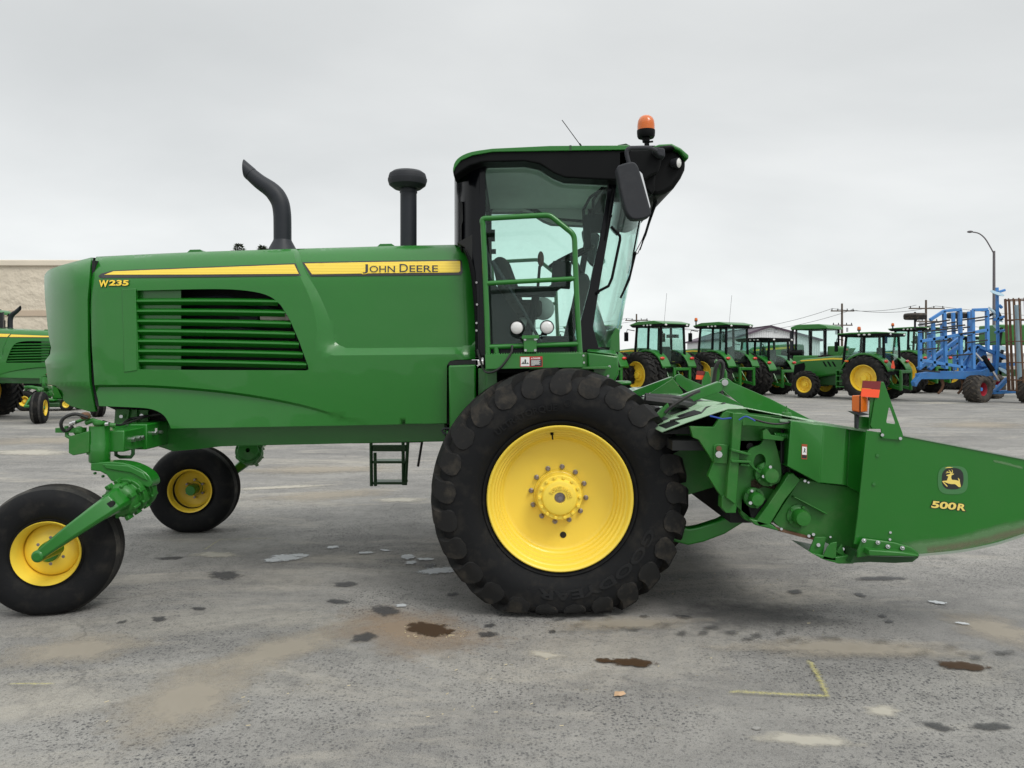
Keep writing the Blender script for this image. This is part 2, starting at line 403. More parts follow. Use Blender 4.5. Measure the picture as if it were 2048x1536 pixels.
az = N(nt,'ShaderNodeMath', operation='ADD'); az.inputs[1].default_value = .16; L.new(mz.outputs[0], az.inputs[0])
dx = N(nt,'ShaderNodeMath', operation='DIVIDE'); L.new(sp.outputs['X'], dx.inputs[0]); L.new(az.outputs[0], dx.inputs[1])
dy = N(nt,'ShaderNodeMath', operation='DIVIDE'); L.new(sp.outputs['Y'], dy.inputs[0]); L.new(az.outputs[0], dy.inputs[1])
cb = N(nt,'ShaderNodeCombineXYZ'); L.new(dx.outputs[0], cb.inputs[0]); L.new(dy.outputs[0], cb.inputs[1])
n1 = N(nt,'ShaderNodeTexNoise'); n1.inputs['Scale'].default_value = .42; n1.inputs['Detail'].default_value = 7; n1.inputs['Roughness'].default_value = .5; n1.inputs['Distortion'].default_value = .3; L.new(cb.outputs[0], n1.inputs['Vector'])
# layers of overcast: pale low on the horizon, greyer above it, brightest overhead where the cloud is thinnest
fc = N(nt,'ShaderNodeFloatCurve'); cu = fc.mapping.curves[0]
pts = [(0,.69),(.05,.67),(.13,.60),(.25,.535),(.42,.51),(.62,.84),(1,1.0)]
cu.points[0].location = pts[0]; cu.points[1].location = pts[-1]
for a, b in pts[1:-1]: cu.points.new(a, b)
fc.mapping.update(); L.new(mz.outputs[0], fc.inputs['Value'])
cm = N(nt,'ShaderNodeMapRange'); cm.inputs['From Min'].default_value = .32; cm.inputs['From Max'].default_value = .68; cm.inputs['To Min'].default_value = .80; cm.inputs['To Max'].default_value = 1.13; L.new(n1.outputs['Fac'], cm.inputs['Value'])
mm = N(nt,'ShaderNodeMath', operation='MULTIPLY'); L.new(fc.outputs[0], mm.inputs[0]); L.new(cm.outputs[0], mm.inputs[1])
ct = N(nt,'ShaderNodeMix', data_type='RGBA'); ct.inputs['A'].default_value = (.955,1.0,1.01,1); ct.inputs['B'].default_value = (1.0,1.0,.985,1); L.new(n1.outputs['Fac'], ct.inputs['Factor'])
b2 = N(nt,'ShaderNodeBackground'); L.new(ct.outputs['Result'], b2.inputs['Color']); L.new(mm.outputs[0], b2.inputs['Strength'])
mx = N(nt,'ShaderNodeMixShader'); mx.inputs[0].default_value = .94; L.new(bg.outputs[0], mx.inputs[1]); L.new(b2.outputs[0], mx.inputs[2]); L.new(mx.outputs[0], out.inputs['Surface'])
sl = bpy.data.lights.new('sun','SUN'); sl.energy = .9; sl.angle = rad(22); sl.color = (1,.97,.92)
so = bpy.data.objects.new('sun', sl); COL.objects.link(so)
d = Vector((math.sin(rad(SA))*math.cos(rad(SE)), math.cos(rad(SA))*math.cos(rad(SE)), math.sin(rad(SE))))
so.rotation_euler = d.to_track_quat('Z','Y').to_euler(); so.location = d*30
vs = sc.view_settings; vs.view_transform = 'Standard'; vs.look = 'None'; vs.exposure = 0.66; vs.gamma = 1
sc.cycles.max_bounces = 8; sc.cycles.transparent_max_bounces = 24

# ---------------------------------------------------------------- ground
def asphalt():
    m, nt, b = newmat('worn_asphalt'); L = nt.links
    tc = N(nt,'ShaderNodeTexCoord')
    def noise(s, d, r=.55, vec=None, dist=0):
        n = N(nt,'ShaderNodeTexNoise'); n.inputs['Scale'].default_value = s; n.inputs['Detail'].default_value = d; n.inputs['Roughness'].default_value = r; n.inputs['Distortion'].default_value = dist
        L.new(vec or tc.outputs['Object'], n.inputs['Vector']); return n.outputs['Fac']
    def mr(x, a, b_, c=0., d=1.):
        n = N(nt,'ShaderNodeMapRange'); n.inputs['From Min'].default_value = a; n.inputs['From Max'].default_value = b_; n.inputs['To Min'].default_value = c; n.inputs['To Max'].default_value = d; L.new(x, n.inputs['Value']); return n.outputs[0]
    def mix(f, a, b_, mode='MIX'):
        n = N(nt,'ShaderNodeMix', data_type='RGBA', blend_type=mode)
        for k, x in (('Factor',f),('A',a),('B',b_)):
            if isinstance(x, (tuple,float)): n.inputs[k].default_value = x if isinstance(x,float) else (*x,1)
            else: L.new(x, n.inputs[k])
        return n.outputs['Result']
    def mul(a, b_):
        n = N(nt,'ShaderNodeMath', operation='MULTIPLY'); L.new(a, n.inputs[0])
        if isinstance(b_, float): n.inputs[1].default_value = b_
        else: L.new(b_, n.inputs[1])
        return n.outputs[0]
    mp = N(nt,'ShaderNodeMapping'); mp.inputs['Scale'].default_value = (.35,1.,1.); L.new(tc.outputs['Object'], mp.inputs['Vector'])
    big = noise(.35,5,.6,dist=.4); mid = noise(2.2,6,.65,mp.outputs[0],.5); fine = noise(62,3,.55); agg = noise(190,3,.6)
    streak = noise(1.1,9,.72,mp.outputs[0],.9)
    col = mix(mr(big,.35,.65), (.205,.199,.188), (.34,.328,.304))
    col = mix(mr(mid,.42,.7,0,.55), col, (.12,.117,.114))
    tan = mr(streak,.50,.66,0,.75); col = mix(tan, col, (.40,.37,.315))
    mot = noise(7,7,.7,dist=.6); col = mix(mr(mot,.50,.68,0,.5), col, (.13,.125,.118)); col = mix(mr(mot,.30,.44,.4,0.), col, (.36,.345,.315))
    rim = noise(.8,4,.6,dist=.3); worn = mr(rim,.4,.6,.35,1.)
    
    def dots(s, r0, r1, amp):
        v_ = N(nt,'ShaderNodeTexVoronoi'); v_.inputs['Scale'].default_value = s; L.new(wv.outputs[0], v_.inputs['Vector']); sp2 = N(nt,'ShaderNodeSeparateColor'); L.new(v_.outputs['Color'], sp2.inputs[0])
        return mul(mr(v_.outputs['Distance'], r0, r1, 1., 0.), mr(sp2.outputs[0], amp, amp+.08))
    wn = N(nt,'ShaderNodeTexNoise'); wn.inputs['Scale'].default_value = 90; wn.inputs['Detail'].default_value = 2; L.new(tc.outputs['Object'], wn.inputs['Vector'])
    wv = N(nt,'ShaderNodeVectorMath', operation='MULTIPLY_ADD'); wv.inputs[1].default_value = (.016,.016,0); L.new(wn.outputs['Color'], wv.inputs[0]); L.new(tc.outputs['Object'], wv.inputs[2])
    d1 = dots(52,.26,.46,.42); d2 = dots(100,.25,.5,.38)
    mxx = N(nt,'ShaderNodeMath', operation='MAXIMUM'); L.new(d1, mxx.inputs[0]); L.new(mul(d2,.7), mxx.inputs[1])
    pit = mul(mul(mxx.outputs[0], worn), mr(fine,.36,.5,.5,1.)); pit2 = mul(pit, mr(tan,0.,.6,1.,.3)); col = mix(pit2, col, (.055,.055,.058))
    col = mix(mr(agg,.54,.64,0,.5), col, (.36,.355,.34)); col = mix(mr(agg,.36,.46,.45,0.), col, (.07,.07,.07))
    vo = N(nt,'ShaderNodeTexVoronoi', feature='DISTANCE_TO_EDGE'); vo.inputs['Scale'].default_value = .42
    ds = N(nt,'ShaderNodeVectorMath', operation='ADD'); nn = N(nt,'ShaderNodeTexNoise'); nn.inputs['Scale'].default_value = 1.3; nn.inputs['Detail'].default_value = 6; L.new(tc.outputs['Object'], nn.inputs['Vector'])
    L.new(tc.outputs['Object'], ds.inputs[0]); L.new(nn.outputs['Color'], ds.inputs[1]); L.new(ds.outputs[0], vo.inputs['Vector'])
    crack = mul(mr(vo.outputs['Distance'],.0,.007,1.,0.), mr(noise(.6,3),.52,.62)); col = mix(mul(crack,.6), col, (.05,.05,.05))
    L.new(col, b.inputs['Base Color']); b.inputs['Roughness'].default_value = .88; b.inputs['Specular IOR Level'].default_value = .35
    bp = N(nt,'ShaderNodeBump'); bp.inputs['Strength'].default_value = .55; bp.inputs['Distance'].default_value = .006
    inv = N(nt,'ShaderNodeMath', operation='SUBTRACT'); inv.inputs[0].default_value = 1; L.new(pit, inv.inputs[1])
    ad = N(nt,'ShaderNodeMath', operation='ADD'); L.new(inv.outputs[0], ad.inputs[0]); L.new(agg, ad.inputs[1]); L.new(ad.outputs[0], bp.inputs['Height']); L.new(bp.outputs['Normal'], b.inputs['Normal'])
    return m
M['asphalt'] = asphalt()
mb = MB(); xs = [-900,-300,-100,-40,-12,-4,0,4,12,40,100,300,900]; ys = [-60,-10,0,3,6,12,25,50,100,250,600,1500]
mb.add([Vector((x,y,0)) for y in ys for x in xs], [(j*13+i,j*13+i+1,(j+1)*13+i+1,(j+1)*13+i) for j in range(11) for i in range(12)])
tag(mb.build('ground', M['asphalt'], normals=False), kind='structure')
for p in bpy.data.objects['ground'].data.polygons: pass

def stainmat(name, col, rough, thr, soft, strength, scale=12., detail=7., spec=.4):
    m, nt, b = newmat(name); L = nt.links; b.inputs['Base Color'].default_value = (*col,1); b.inputs['Roughness'].default_value = rough; b.inputs['Specular IOR Level'].default_value = spec
    at = N(nt,'ShaderNodeAttribute', attribute_name='edge'); tc = N(nt,'ShaderNodeTexCoord')
    n = N(nt,'ShaderNodeTexNoise'); n.inputs['Scale'].default_value = scale; n.inputs['Detail'].default_value = detail; n.inputs['Roughness'].default_value = .65; L.new(tc.outputs['Object'], n.inputs['Vector'])
    ad = N(nt,'ShaderNodeMath', operation='ADD'); L.new(at.outputs['Fac'], ad.inputs[0]); L.new(n.outputs['Fac'], ad.inputs[1])
    mr = N(nt,'ShaderNodeMapRange'); mr.inputs['From Min'].default_value = thr; mr.inputs['From Max'].default_value = thr+soft; mr.inputs['To Max'].default_value = strength; L.new(ad.outputs[0], mr.inputs['Value'])
    tr = N(nt,'ShaderNodeBsdfTransparent'); mx = N(nt,'ShaderNodeMixShader'); L.new(mr.outputs[0], mx.inputs[0]); L.new(tr.outputs[0], mx.inputs[1]); L.new(b.outputs[0], mx.inputs[2]); L.new(mx.outputs[0], nt.nodes['Material Output'].inputs['Surface'])
    return m
M['oil'] = stainmat('dark_oil_stain', (.05,.05,.052), .6, .82, .28, .7, 20, 9)
M['wet'] = stainmat('brown_oil_puddle', (.06,.036,.02), .65, .86, .14, .9, 22, 9, spec=.08)
M['dust'] = stainmat('tan_dust_patch', (.40,.355,.285), .95, .62, .6, .6, 10, 12)
M['rustdust'] = stainmat('rusty_dust_patch', (.33,.24,.16), .95, .55, .7, .6, 9, 10)
M['pale'] = stainmat('pale_powder_patch', (.5,.47,.4), .95, .65, .5, .75, 12, 9)
M['splash'] = stainmat('white_splash', (.56,.585,.60), .6, .97, .14, .8, 26, 10)
M['chalk'] = stainmat('yellow_marking_paint', (.55,.50,.16), .9, .95, .5, .75, 45, 9)
M['scuff'] = stainmat('tyre_scuff', (.06,.06,.06), .8, .6, .6, .55, 10, 9)
_zs = [0]
def stain(name, u, v, ru, rv, mat, rot=0, kind='structure', n=22):
    c = G(u, v); a = abs(G(u+ru, v).x-c.x); b = abs(G(u, v-rv).y-G(u, v+rv).y)/2
    _zs[0] += 1; z = .002+_zs[0]*.00012; ca, sa = math.cos(rot), math.sin(rot)
    ring = [1+.22*math.sin(2*k*6.283/n+u)+.12*math.sin(5*k*6.283/n+v) for k in range(n)]
    vs = [Vector((0,0,0))]; ed = [1.]
    for q, e in ((.5,.5),(1.,0.)):
        for k in range(n):
            t = 6.28318*k/n; x, y = a*q*ring[k]*math.cos(t), b*q*ring[k]*math.sin(t); vs.append(Vector((x*ca-y*sa, x*sa+y*ca, 0))); ed.append(e)
    fs = [(0,1+k,1+(k+1)%n) for k in range(n)]+[(1+k,1+n+k,1+n+(k+1)%n,1+(k+1)%n) for k in range(n)]
    me = bpy.data.meshes.new(name); me.from_pydata(vs, [], fs); at = me.attributes.new('edge','FLOAT','POINT'); at.data.foreach_set('value', ed)
    me.materials.append(mat); o = bpy.data.objects.new(name, me); COL.objects.link(o); o.location = (c.x, c.y, z); o['kind'] = kind; return o
def strip(name, px, wd, mat):
    pts = [G(u,v) for u,v in px]; _zs[0] += 1; vs = []; ed = []; fs = []; k = 0
    P2 = []
    for i in range(len(pts)-1):
        m = max(1,int((pts[i+1]-pts[i]).length/.08))
        P2 += [pts[i].lerp(pts[i+1], t/m) for t in range(m)]
    P2.append(pts[-1])
    for i, p in enumerate(P2):
        d = (P2[min(i+1,len(P2)-1)]-P2[max(i-1,0)]).normalized(); r = Vector((-d.y,d.x,0))
        for e, s in ((0,-1),(.75,0),(0,1)): vs.append(p+r*s*wd); ed.append(e if 0 < i < len(P2)-1 else 0)
        if i:
            b = 3*i; fs += [(b-3,b-2,b+1,b),(b-2,b-1,b+2,b+1)]
    me = bpy.data.meshes.new(name); me.from_pydata(vs, [], fs); at = me.attributes.new('edge','FLOAT','POINT'); at.data.foreach_set('value', ed)
    me.materials.append(mat); o = bpy.data.objects.new(name, me); COL.objects.link(o); o.location.z = .002+_zs[0]*.00012; o['kind'] = 'structure'
stain('dust_patch', 370, 1400, 190, 85, M['dust'], .3); stain('dust_patch', 560, 1300, 210, 45, M['dust'], .7)
stain('dust_patch', 150, 1300, 200, 38, M['dust']); stain('dust_patch', 820, 1260, 190, 55, M['rustdust'])
stain('dust_patch', 1610, 1480, 110, 22, M['pale'], -.1); stain('dust_patch', 1765, 1422, 55, 14, M['pale'])
stain('dust_patch', 1090, 1310, 40, 10, M['pale']); stain('dust_patch', 800, 1000, 60, 8, M['pale'], .2); stain('dust_patch', 660, 990, 160, 14, M['dust'], .15)
stain('dust_patch', 560, 975, 120, 5, M['pale'], .25); stain('dust_patch', 430, 1110, 60, 9, M['pale'], .1); stain('dust_patch', 1960, 850, 140, 8, M['dust']); stain('dust_patch', 1880, 806, 60, 3, M['pale'])
stain('dust_patch', 120, 880, 160, 14, M['dust']); stain('dust_patch', 60, 905, 130, 8, M['pale']); stain('dust_patch', 1990, 1260, 120, 40, M['dust']); stain('dust_patch', 1500, 1230, 260, 30, M['scuff'])
for u, v, a, b in ((450,1151,42,8),(340,1117,26,4),(398,1218,14,4),(318,1239,18,5),(728,1276,30,9),(675,1204,24,5),(770,1222,34,10),(980,1252,14,4),(975,1270,18,7),(1220,1253,22,6),(1288,1234,12,3),(1105,1264,10,3),(1368,1235,22,4),(1720,1191,14,4),(1765,1233,12,3),(1778,1244,12,3),(1590,1185,16,5),(1876,1455,27,9),(1980,1455,40,9),(690,1170,30,5),(860,1133,16,4),(905,1190,14,4),(1760,1158,50,5),(245,1245,10,3)):
    stain('oil_stain', u, v, a*1.5, b*1.6, M['oil'])
for u, v, a, b in ((858,1260,62,15),(1265,1327,46,12),(1208,1323,18,7),(1925,1334,48,13)): stain('oil_puddle', u, v, a*1.3, b*1.4, M['wet'])
for u, v, a, b, r in ((570,1117,62,9,.35),(545,1122,35,5,.4),(600,1112,30,5,0),(875,1143,52,12,.35),(815,1115,28,7,0),(730,1107,20,4,.1),(770,1102,16,3,.1),(850,1120,24,5,0),(803,1213,24,4,.2),(665,1096,22,4,0),(822,1127,20,5,0),(1875,1207,20,6,0),(1925,1249,16,5,0)):
    stain('white_splash', u, v, a*1.25, b*1.3, M['splash'], r)
for k in range(30):
    u = 1120+k*31; stain('tyre_print', u+9*math.sin(k*2.3), 1240+k*2.6+9*math.sin(k*1.7), 22+6*math.sin(k*3.1), 5, M['scuff'], .55+.2*math.sin(k))
stain('dust_patch', 1700, 1300, 330, 26, M['dust'], .05); stain('dust_patch', 1250, 1250, 200, 18, M['dust']); stain('dust_patch', 1500, 960, 300, 12, M['dust']); stain('dust_patch', 640, 940, 240, 10, M['dust'])
strip('marking_paint', [(1430,1386),(1560,1393),(1656,1397),(1642,1368),(1615,1318)], .05, M['chalk'])
strip('marking_paint', [(0,1372),(130,1373)], .03, M['chalk']); strip('marking_paint', [(0,1328),(35,1312)], .03, M['chalk']); strip('marking_paint', [(403,1106),(440,1082),(560,1079)], .02, M['chalk'])
# small litter
mb = MB(); c = G(1240,1392)
mb.add([c+Vector((x,y,z)) for x,y,z in ((-.03,-.01,.004),(-.012,-.022,.012),(.004,-.012,.006),(.028,-.004,.012),(.02,.018,.016),(0,.03,.006),(-.022,.02,.014),(-.002,.004,.02))], [(0,1,7),(1,2,7),(2,3,7),(3,4,7),(4,5,7),(5,6,7),(6,0,7)])
o = mb.build('fallen_leaf', paint('dry_leaf', (.5,.33,.2), .8), normals=False, off=c, loc=c); tag(o, 'curled tan dry leaf lying on the asphalt', 'leaf')
def pebble(u, v, r, lab, seed):
    mb = MB(); random.seed(seed); c = G(u,v); mb.ball((0,0,r*.35), r, 6, 0, (1.3,.8,.45))
    for p in mb.v: p *= 1+random.uniform(-.12,.12)
    o = mb.build('pebble', paint('pale_stone', (.28,.275,.26), .85), loc=c); tag(o, lab, 'stone')
pebble(1513,1459,.015,'pale flat pebble beside the powdery patch on the asphalt', 3)
mb = MB(); random.seed(5)
for u0, v0, su, sv, n in ((870,1262,60,14,45),(1440,1165,180,30,14),(700,1400,500,80,30),(1300,1400,500,90,24),(1750,1250,250,60,14)):
    for k in range(n):
        c = G(u0+random.uniform(-su,su), v0+random.uniform(-sv,sv)); a = random.uniform(0,3.14); l = random.uniform(.003,.011)
        d = Vector((math.cos(a),math.sin(a),0))*l; q = Vector((-d.y,d.x,0)).normalized()*.0008; z = Vector((0,0,.004))
        mb.add([c-d-q+z, c+d-q+z, c+d+q+z*1.6, c-d+q+z*1.6], [(0,1,2,3)])
tag(mb.build('straw_bits', paint('straw', (.55,.47,.3), .8), normals=False), 'scattered straw and chaff on the asphalt', 'straw', kind='stuff')
# ================================================================ the windrower
YC, YS = 6.1, 5.35            # centre line, near face of the hood
OFF = (.3, YC, 0)
W = empty('windrower', OFF, 0, OFF)
tag(W, 'large green self-propelled windrower with cab and yellow-rimmed wheels, filling the foreground side-on', 'windrower')
def part(name, mb, mats, parent=W, both=False, sp=False, **k):
    if sp:
        for q in split(mb): part(name, q, mats, parent, both, **k)
        return
    o = mb.build(name, mats, parent, **k)
    if both: return o, mb.mirror().build(name, mats, parent if both is True else both, **k)
    return o
# ---- hood side panels
topL = [(170,516),(190,513.5),(300,508),(400,503.5),(595,497.5),(800,491.5),(905,489.5),(940,489)]
def lerp1(u, t):
    if u <= t[0][0]: return t[0][1]
    for a, b in zip(t, t[1:]):
        if u <= b[0]: return a[1]+(b[1]-a[1])*(u-a[0])/(b[0]-a[0])
    return t[-1][1]
out_l = spline([(584,480),(589,512),(599,549),(615,585),(626,614),(633,650),(637,690),(646,704),(664,710),(700,710.5),(960,708)], 5)
in_l = spline([(595,480),(599,510),(617,552),(636,585),(652,620),(662,648),(667,675),(674,687),(690,694),(720,696),(960,693.5)], 5)
regR_o = out_l+[(960,480)]; regR_i = in_l+[(960,480)]
low_a = spline([(180,770),(290,770),(400,777),(500,789),(600,808),(680,831),(740,849)], 5)
low_b = [(u, v+5) for u, v in low_a]
def shoulder(v, vt, hgt=78, dep=.17):
    t = (vt+hgt-v)/hgt
    if t <= 0: return 0
    t = min(t, 1); return dep*(1-math.sqrt(max(0, 1-(t*.985)**2)))
def hoodY(u, v, off=0):
    y = YS+shoulder(v, lerp1(u, topL))
    y += .012*((v-690)/160)**2                                  # gentle barrel
    if u > 560:
        if inpoly(u, v, regR_i): y += .05
        elif inpoly(u, v, regR_o):
            a = polyd((u,v), out_l); b = polyd((u,v), in_l); y += .05*a/(a+b+1e-6)
    if v > 765 and u < 745:
        lv = lerp1(u, low_a); tp = 1 if u < 450 else max(0, (745-u)/295)
        dv = v-lv
        if dv > 0: y += .034*tp*(min(1, dv/5) if dv < 5 else max(.18, 1-(dv-5)/90))
    if u < 205: y += .03*((205-u)/24)**2 if u > 170 else .03
    if u > 900:
        t = min(1,(u-900)/48); y += .05*(1-math.sqrt(max(0,1-t*t*.9)))
    return y-off
louv = spline([(272,581),(300,580.5),(360,579),(430,578),(480,580),(520,586),(545,596),(562,611)], 3)[:-1]+[(562,611),(580,640),(598,682),(616,732),(617,739),(612,741),(560,740.5),(400,740),(277,738.5)]
side_out = [(192,513.6),(300,508),(400,503.5),(500,500.5),(595,497.5),(700,494.5),(800,491.5),(905,489.5)]+spline([(912,489.6),(925,496),(934,512),(941,545),(947,600),(950,660),(950.5,719)],3)+[(912,719.5),(900,722),(894,731),(893,846.5),(740,850),(342,857)]+spline([(342,857),(332,836),(318,824),(296,817),(260,814.5),(198,812)],3)+[(196,800),(189,770),(184,700),(181,620),(183,560)]
rows = [[(u, lerp1(u, topL)+k) for u in range(196, 935, 12)] for k in (3,7,13,21,31,43,57,70)]
rows += [[(u, v+7) for u, v in low_b[::2]]]
hp = relief(side_out, hoodY, [louv], [[p for p in out_l if p[1] > 500 and p[0] < 948], [p for p in in_l if p[1] > 500 and p[0] < 948], [p for p in low_a if 192 < p[0] < 738], [p for p in low_b if 192 < p[0] < 728]], 13, rows)
part('side_panel', hp, M['green'], both=True, ang=28)
# louvre recess: backing plate, frame and slats
mb = MB(); mb.prism([(262,575),(362,573),(362,745),(262,744)], YS+.055, YS+.06)
for k in range(8):
    vL = 607+k*20
part('louvre_backing', mb, M['green'], both=True)
mb = MB(); rec = [(243,577),(262,577),(268,581),(272,741),(268,744),(246,744)]
mb.prism([(244,578.5),(271,577),(274,741),(248,744.5)], YS-.004, YS+.002); 
part('louvre_frame', mb, M['green'], both=True, bevel=.003)
mb = MB()
ends = [(556,601),(570,623),(582,645),(590,666),(598,686),(606,706),(613,727),(560,590)]
for k in range(7):
    vL = 600+k*20; uR, vR = ends[k]; n = 8
    A = []
    for i in range(n+1):
        t = i/n; u = 271+(uR-271)*t; v = vL+(vR-vL)*t+3*math.sin(math.pi*t)*-.3
        A.append([P(u, v-3.5, YS+.045), P(u, v, YS+.004), P(u, v+3.5, YS+.002), P(u, v+11, YS+.052), P(u, v+9, YS+.056)])
    fs = []; m5 = 5
    for i in range(n):
        for j in range(5): fs.append((i*5+j, i*5+(j+1)%5, (i+1)*5+(j+1)%5, (i+1)*5+j))
    fs += [(0,1,2,3,4), tuple(n*5+j for j in (4,3,2,1,0))]
    mb.add([p for r in A for p in r], fs)
part('louvre_slats', mb, M['green'], both=True, bevel=.0012, seg=1)
# top skin and crown
def topskin(us, vt, yf, z_up=.035, n=9):
    mb = MB(); R_ = []
    for u in us:
        v = vt(u); a = P(u, v, yf(u, v)); row = []
        for i in range(n+1):
            t = i/n; row.append(Vector((a.x, a.y+(2*YC-2*a.y)*t, a.z+z_up*(1-abs(2*t-1)**2.2)-.0)))
        R_.append(row)
    mb.add([p for r in R_ for p in r], [(i*(n+1)+j, i*(n+1)+j+1, (i+1)*(n+1)+j+1, (i+1)*(n+1)+j) for i in range(len(us)-1) for j in range(n)])
    return mb
us = list(range(192, 912, 20))+[912]
mb = topskin(us, lambda u: lerp1(u, topL), lambda u, v: hoodY(u, v)+.0)
for u0, u1 in ((372,412),(752,795)):
    v0 = lerp1((u0+u1)/2, topL); mb.prism([(u0,v0+3),(u0+8,v0-4.5),(u1-12,v0-5),(u1,v0+3)], 5.62, 6.58, Yr=5.62)
part('hood_top', mb, M['green'], bevel=0)
# rear cap
capT = [(88,551),(95,542),(115,533),(150,523),(182,515)]
def capY(u, v):
    t = max(0, min(1, (186-u)/99)); y = YS+.02+.34*(1-math.sqrt(max(0, 1-(t*.985)**2)))
    y += shoulder(v, lerp1(u, capT), 60, .16)
    if v < 722: y += .05*max(0, min(1, (722-v)/14))*min(1, max(0,(150-u)/60))
    if v > 772: y += .06*min(1,(v-772)/12)*min(1, max(0,(186-u)/60))+.05*(v-772)/50
    return y
cap = [(182,515)]+spline([(182,515),(150,523),(115,533),(95,542),(88.5,553)],3)[1:]+spline([(88.5,553),(89,580),(92,620),(97,670),(102,695)],3)[1:]+[(100,708),(96,714),(90,722),(92,735),(96,768),(112,772)]+spline([(112,772),(118,782),(126,800),(140,811),(158,817)],3)[1:]+[(178,823),(191,823),(186,800),(179,765),(176,700),(175,600)]
cp = relief(cap, capY, [], [[(90,722),(120,721),(150,721)],[(96,768),(112,772),(178,772)]], 9, [[(u, lerp1(u, capT)+k) for u in range(92,182,9)] for k in (3,8,15,24,36,50)]+[[(91+k,v) for v in range(560,765,12)] for k in (2,5,9,15)])
part('rear_hood', cp, M['green'], both=True, ang=40)
mb = MB(); K = 10                                    # wrap of the cap round the tail
cols = [(88.5,553),(90,600),(95,650),(101,692),(96,714),(90,722),(93,745),(97,768),(114,775),(126,800),(150,815)]
R_ = []
for u, v in cols:
    a = P(u, v, capY(u, v)); R_.append([Vector((a.x-.05*math.sin(math.pi*i/K), a.y+(2*YC-2*a.y)*i/K, a.z)) for i in range(K+1)])
mb.add([p for r in R_ for p in r], [(i*(K+1)+j, i*(K+1)+j+1, (i+1)*(K+1)+j+1, (i+1)*(K+1)+j) for i in range(len(cols)-1) for j in range(K)])
t2 = topskin([88.6,95,115,150,182], lambda u: lerp1(u, capT), capY, .03); mb.join(t2)
part('tail_panel', mb, M['green'])
# engine bay behind the louvres (its through slot is mostly covered by the added pale box)
mb = MB(); mb.prism([(186,535),(930,505),(930,628),(186,626)], 5.62, 6.58, Yr=5.62); mb.prism([(186,645),(930,645),(930,850),(300,850),(196,805)], 5.62, 6.58, Yr=5.62); mb.prism([(186,620),(505,620),(505,650),(186,650)], 5.63, 6.57, Yr=5.62); mb.prism([(600,620),(929,620),(929,650),(600,650)], 5.63, 6.57, Yr=5.62)
mb.prism([(184,521),(191,521),(186,600),(186,700),(192,770),(198,812),(192,812),(184,765)], YS+.06, 2*YC-YS-.06)
part('engine_bay', mb, M['dark'])
mb = MB(); mb.tube([P(380,600,5.55),P(450,595,5.52),P(520,612,5.53),P(600,640,5.55)], .022, 8); mb.tube([P(400,668,5.55),P(470,660,5.5),P(540,668,5.53)], .03, 8)
mb.box(*(lambda a,b:(a.x,b.x,5.5,5.6,b.z,a.z))(P(478,625,5.5),P(515,640,5.5)))
part('engine_pipe', mb, M['exh'], sp=True)
mb = MB(); mb.box(P(522,0,5.5).x,P(592,0,5.5).x,5.47,5.6,P(0,641,5.5).z,P(0,627,5.5).z); part('daylight_slit_box', mb, paint('daylight_slit_pale',(.75,.7,.6),.5), bevel=.008)  # added pale box, its colour imitates the bright view through the louvres
# decals on the panel
mb = MB(); hY = lambda o: (lambda u, v: hoodY(u, v, o))
for mir in (0,1):
    t = MB()
    decal(t, [(197,551),(203,547),(225,541),(400,534),(591,526.5),(602,551.5),(450,554),(205,556),(198,554.5)], hY(.004), 0, 8); decal(t, [(604,524.5),(760,521.5),(921,519.5),(924,522),(925,545),(921,550),(760,551.5),(622,553)], hY(.004), 0, 8)
    decal(t, [(208,549.5),(227,542.5),(400,536),(588.5,528.7),(597.5,547.5),(400,549)], hY(.0062), 1, 8); decal(t, [(609,526.8),(760,523.8),(919,521.8),(920.5,523.5),(920.5,542),(917,544.6),(760,546.5),(624,548.5)], hY(.0062), 1, 8)
    mb.join(t if not mir else t.mirror())
part('stripe_decal', mb, [M['decal_k'], M['stripe']], normals=False, weld=False, sp=True)
mb = MB()
def word(t, s, u0, u1, vb, vt, o1=.03, o2=.10, sl=0, ci=1, co=0, dz=.0078):
    text(t, s, (u0,vb), (u1,vb), (u0+sl,vt), hY(dz), o2, co, ref=o1); text(t, s, (u0,vb), (u1,vb), (u0+sl,vt), hY(dz+.0012), o1, ci, ref=o1)
for s, a, b, vb, vt in (('J',725,736,547,528.5),('OHN',739,790,544.8,531.5),('D',799,816,544.6,527.8),('EERE',819,876,544.2,530.6)):
    word(mb, s, a, b, vb, vt, .012, .075, 0, 0, 1)
word(mb, 'W', 197, 216, 574, 560, .035, .08, 1, 1, 0); word(mb, '235', 217.5, 256.5, 571.3, 560, .035, .08, 1.5, 1, 0)
part('lettering', mb, [M['decal_k'], M['decal_y']], normals=False, weld=False)
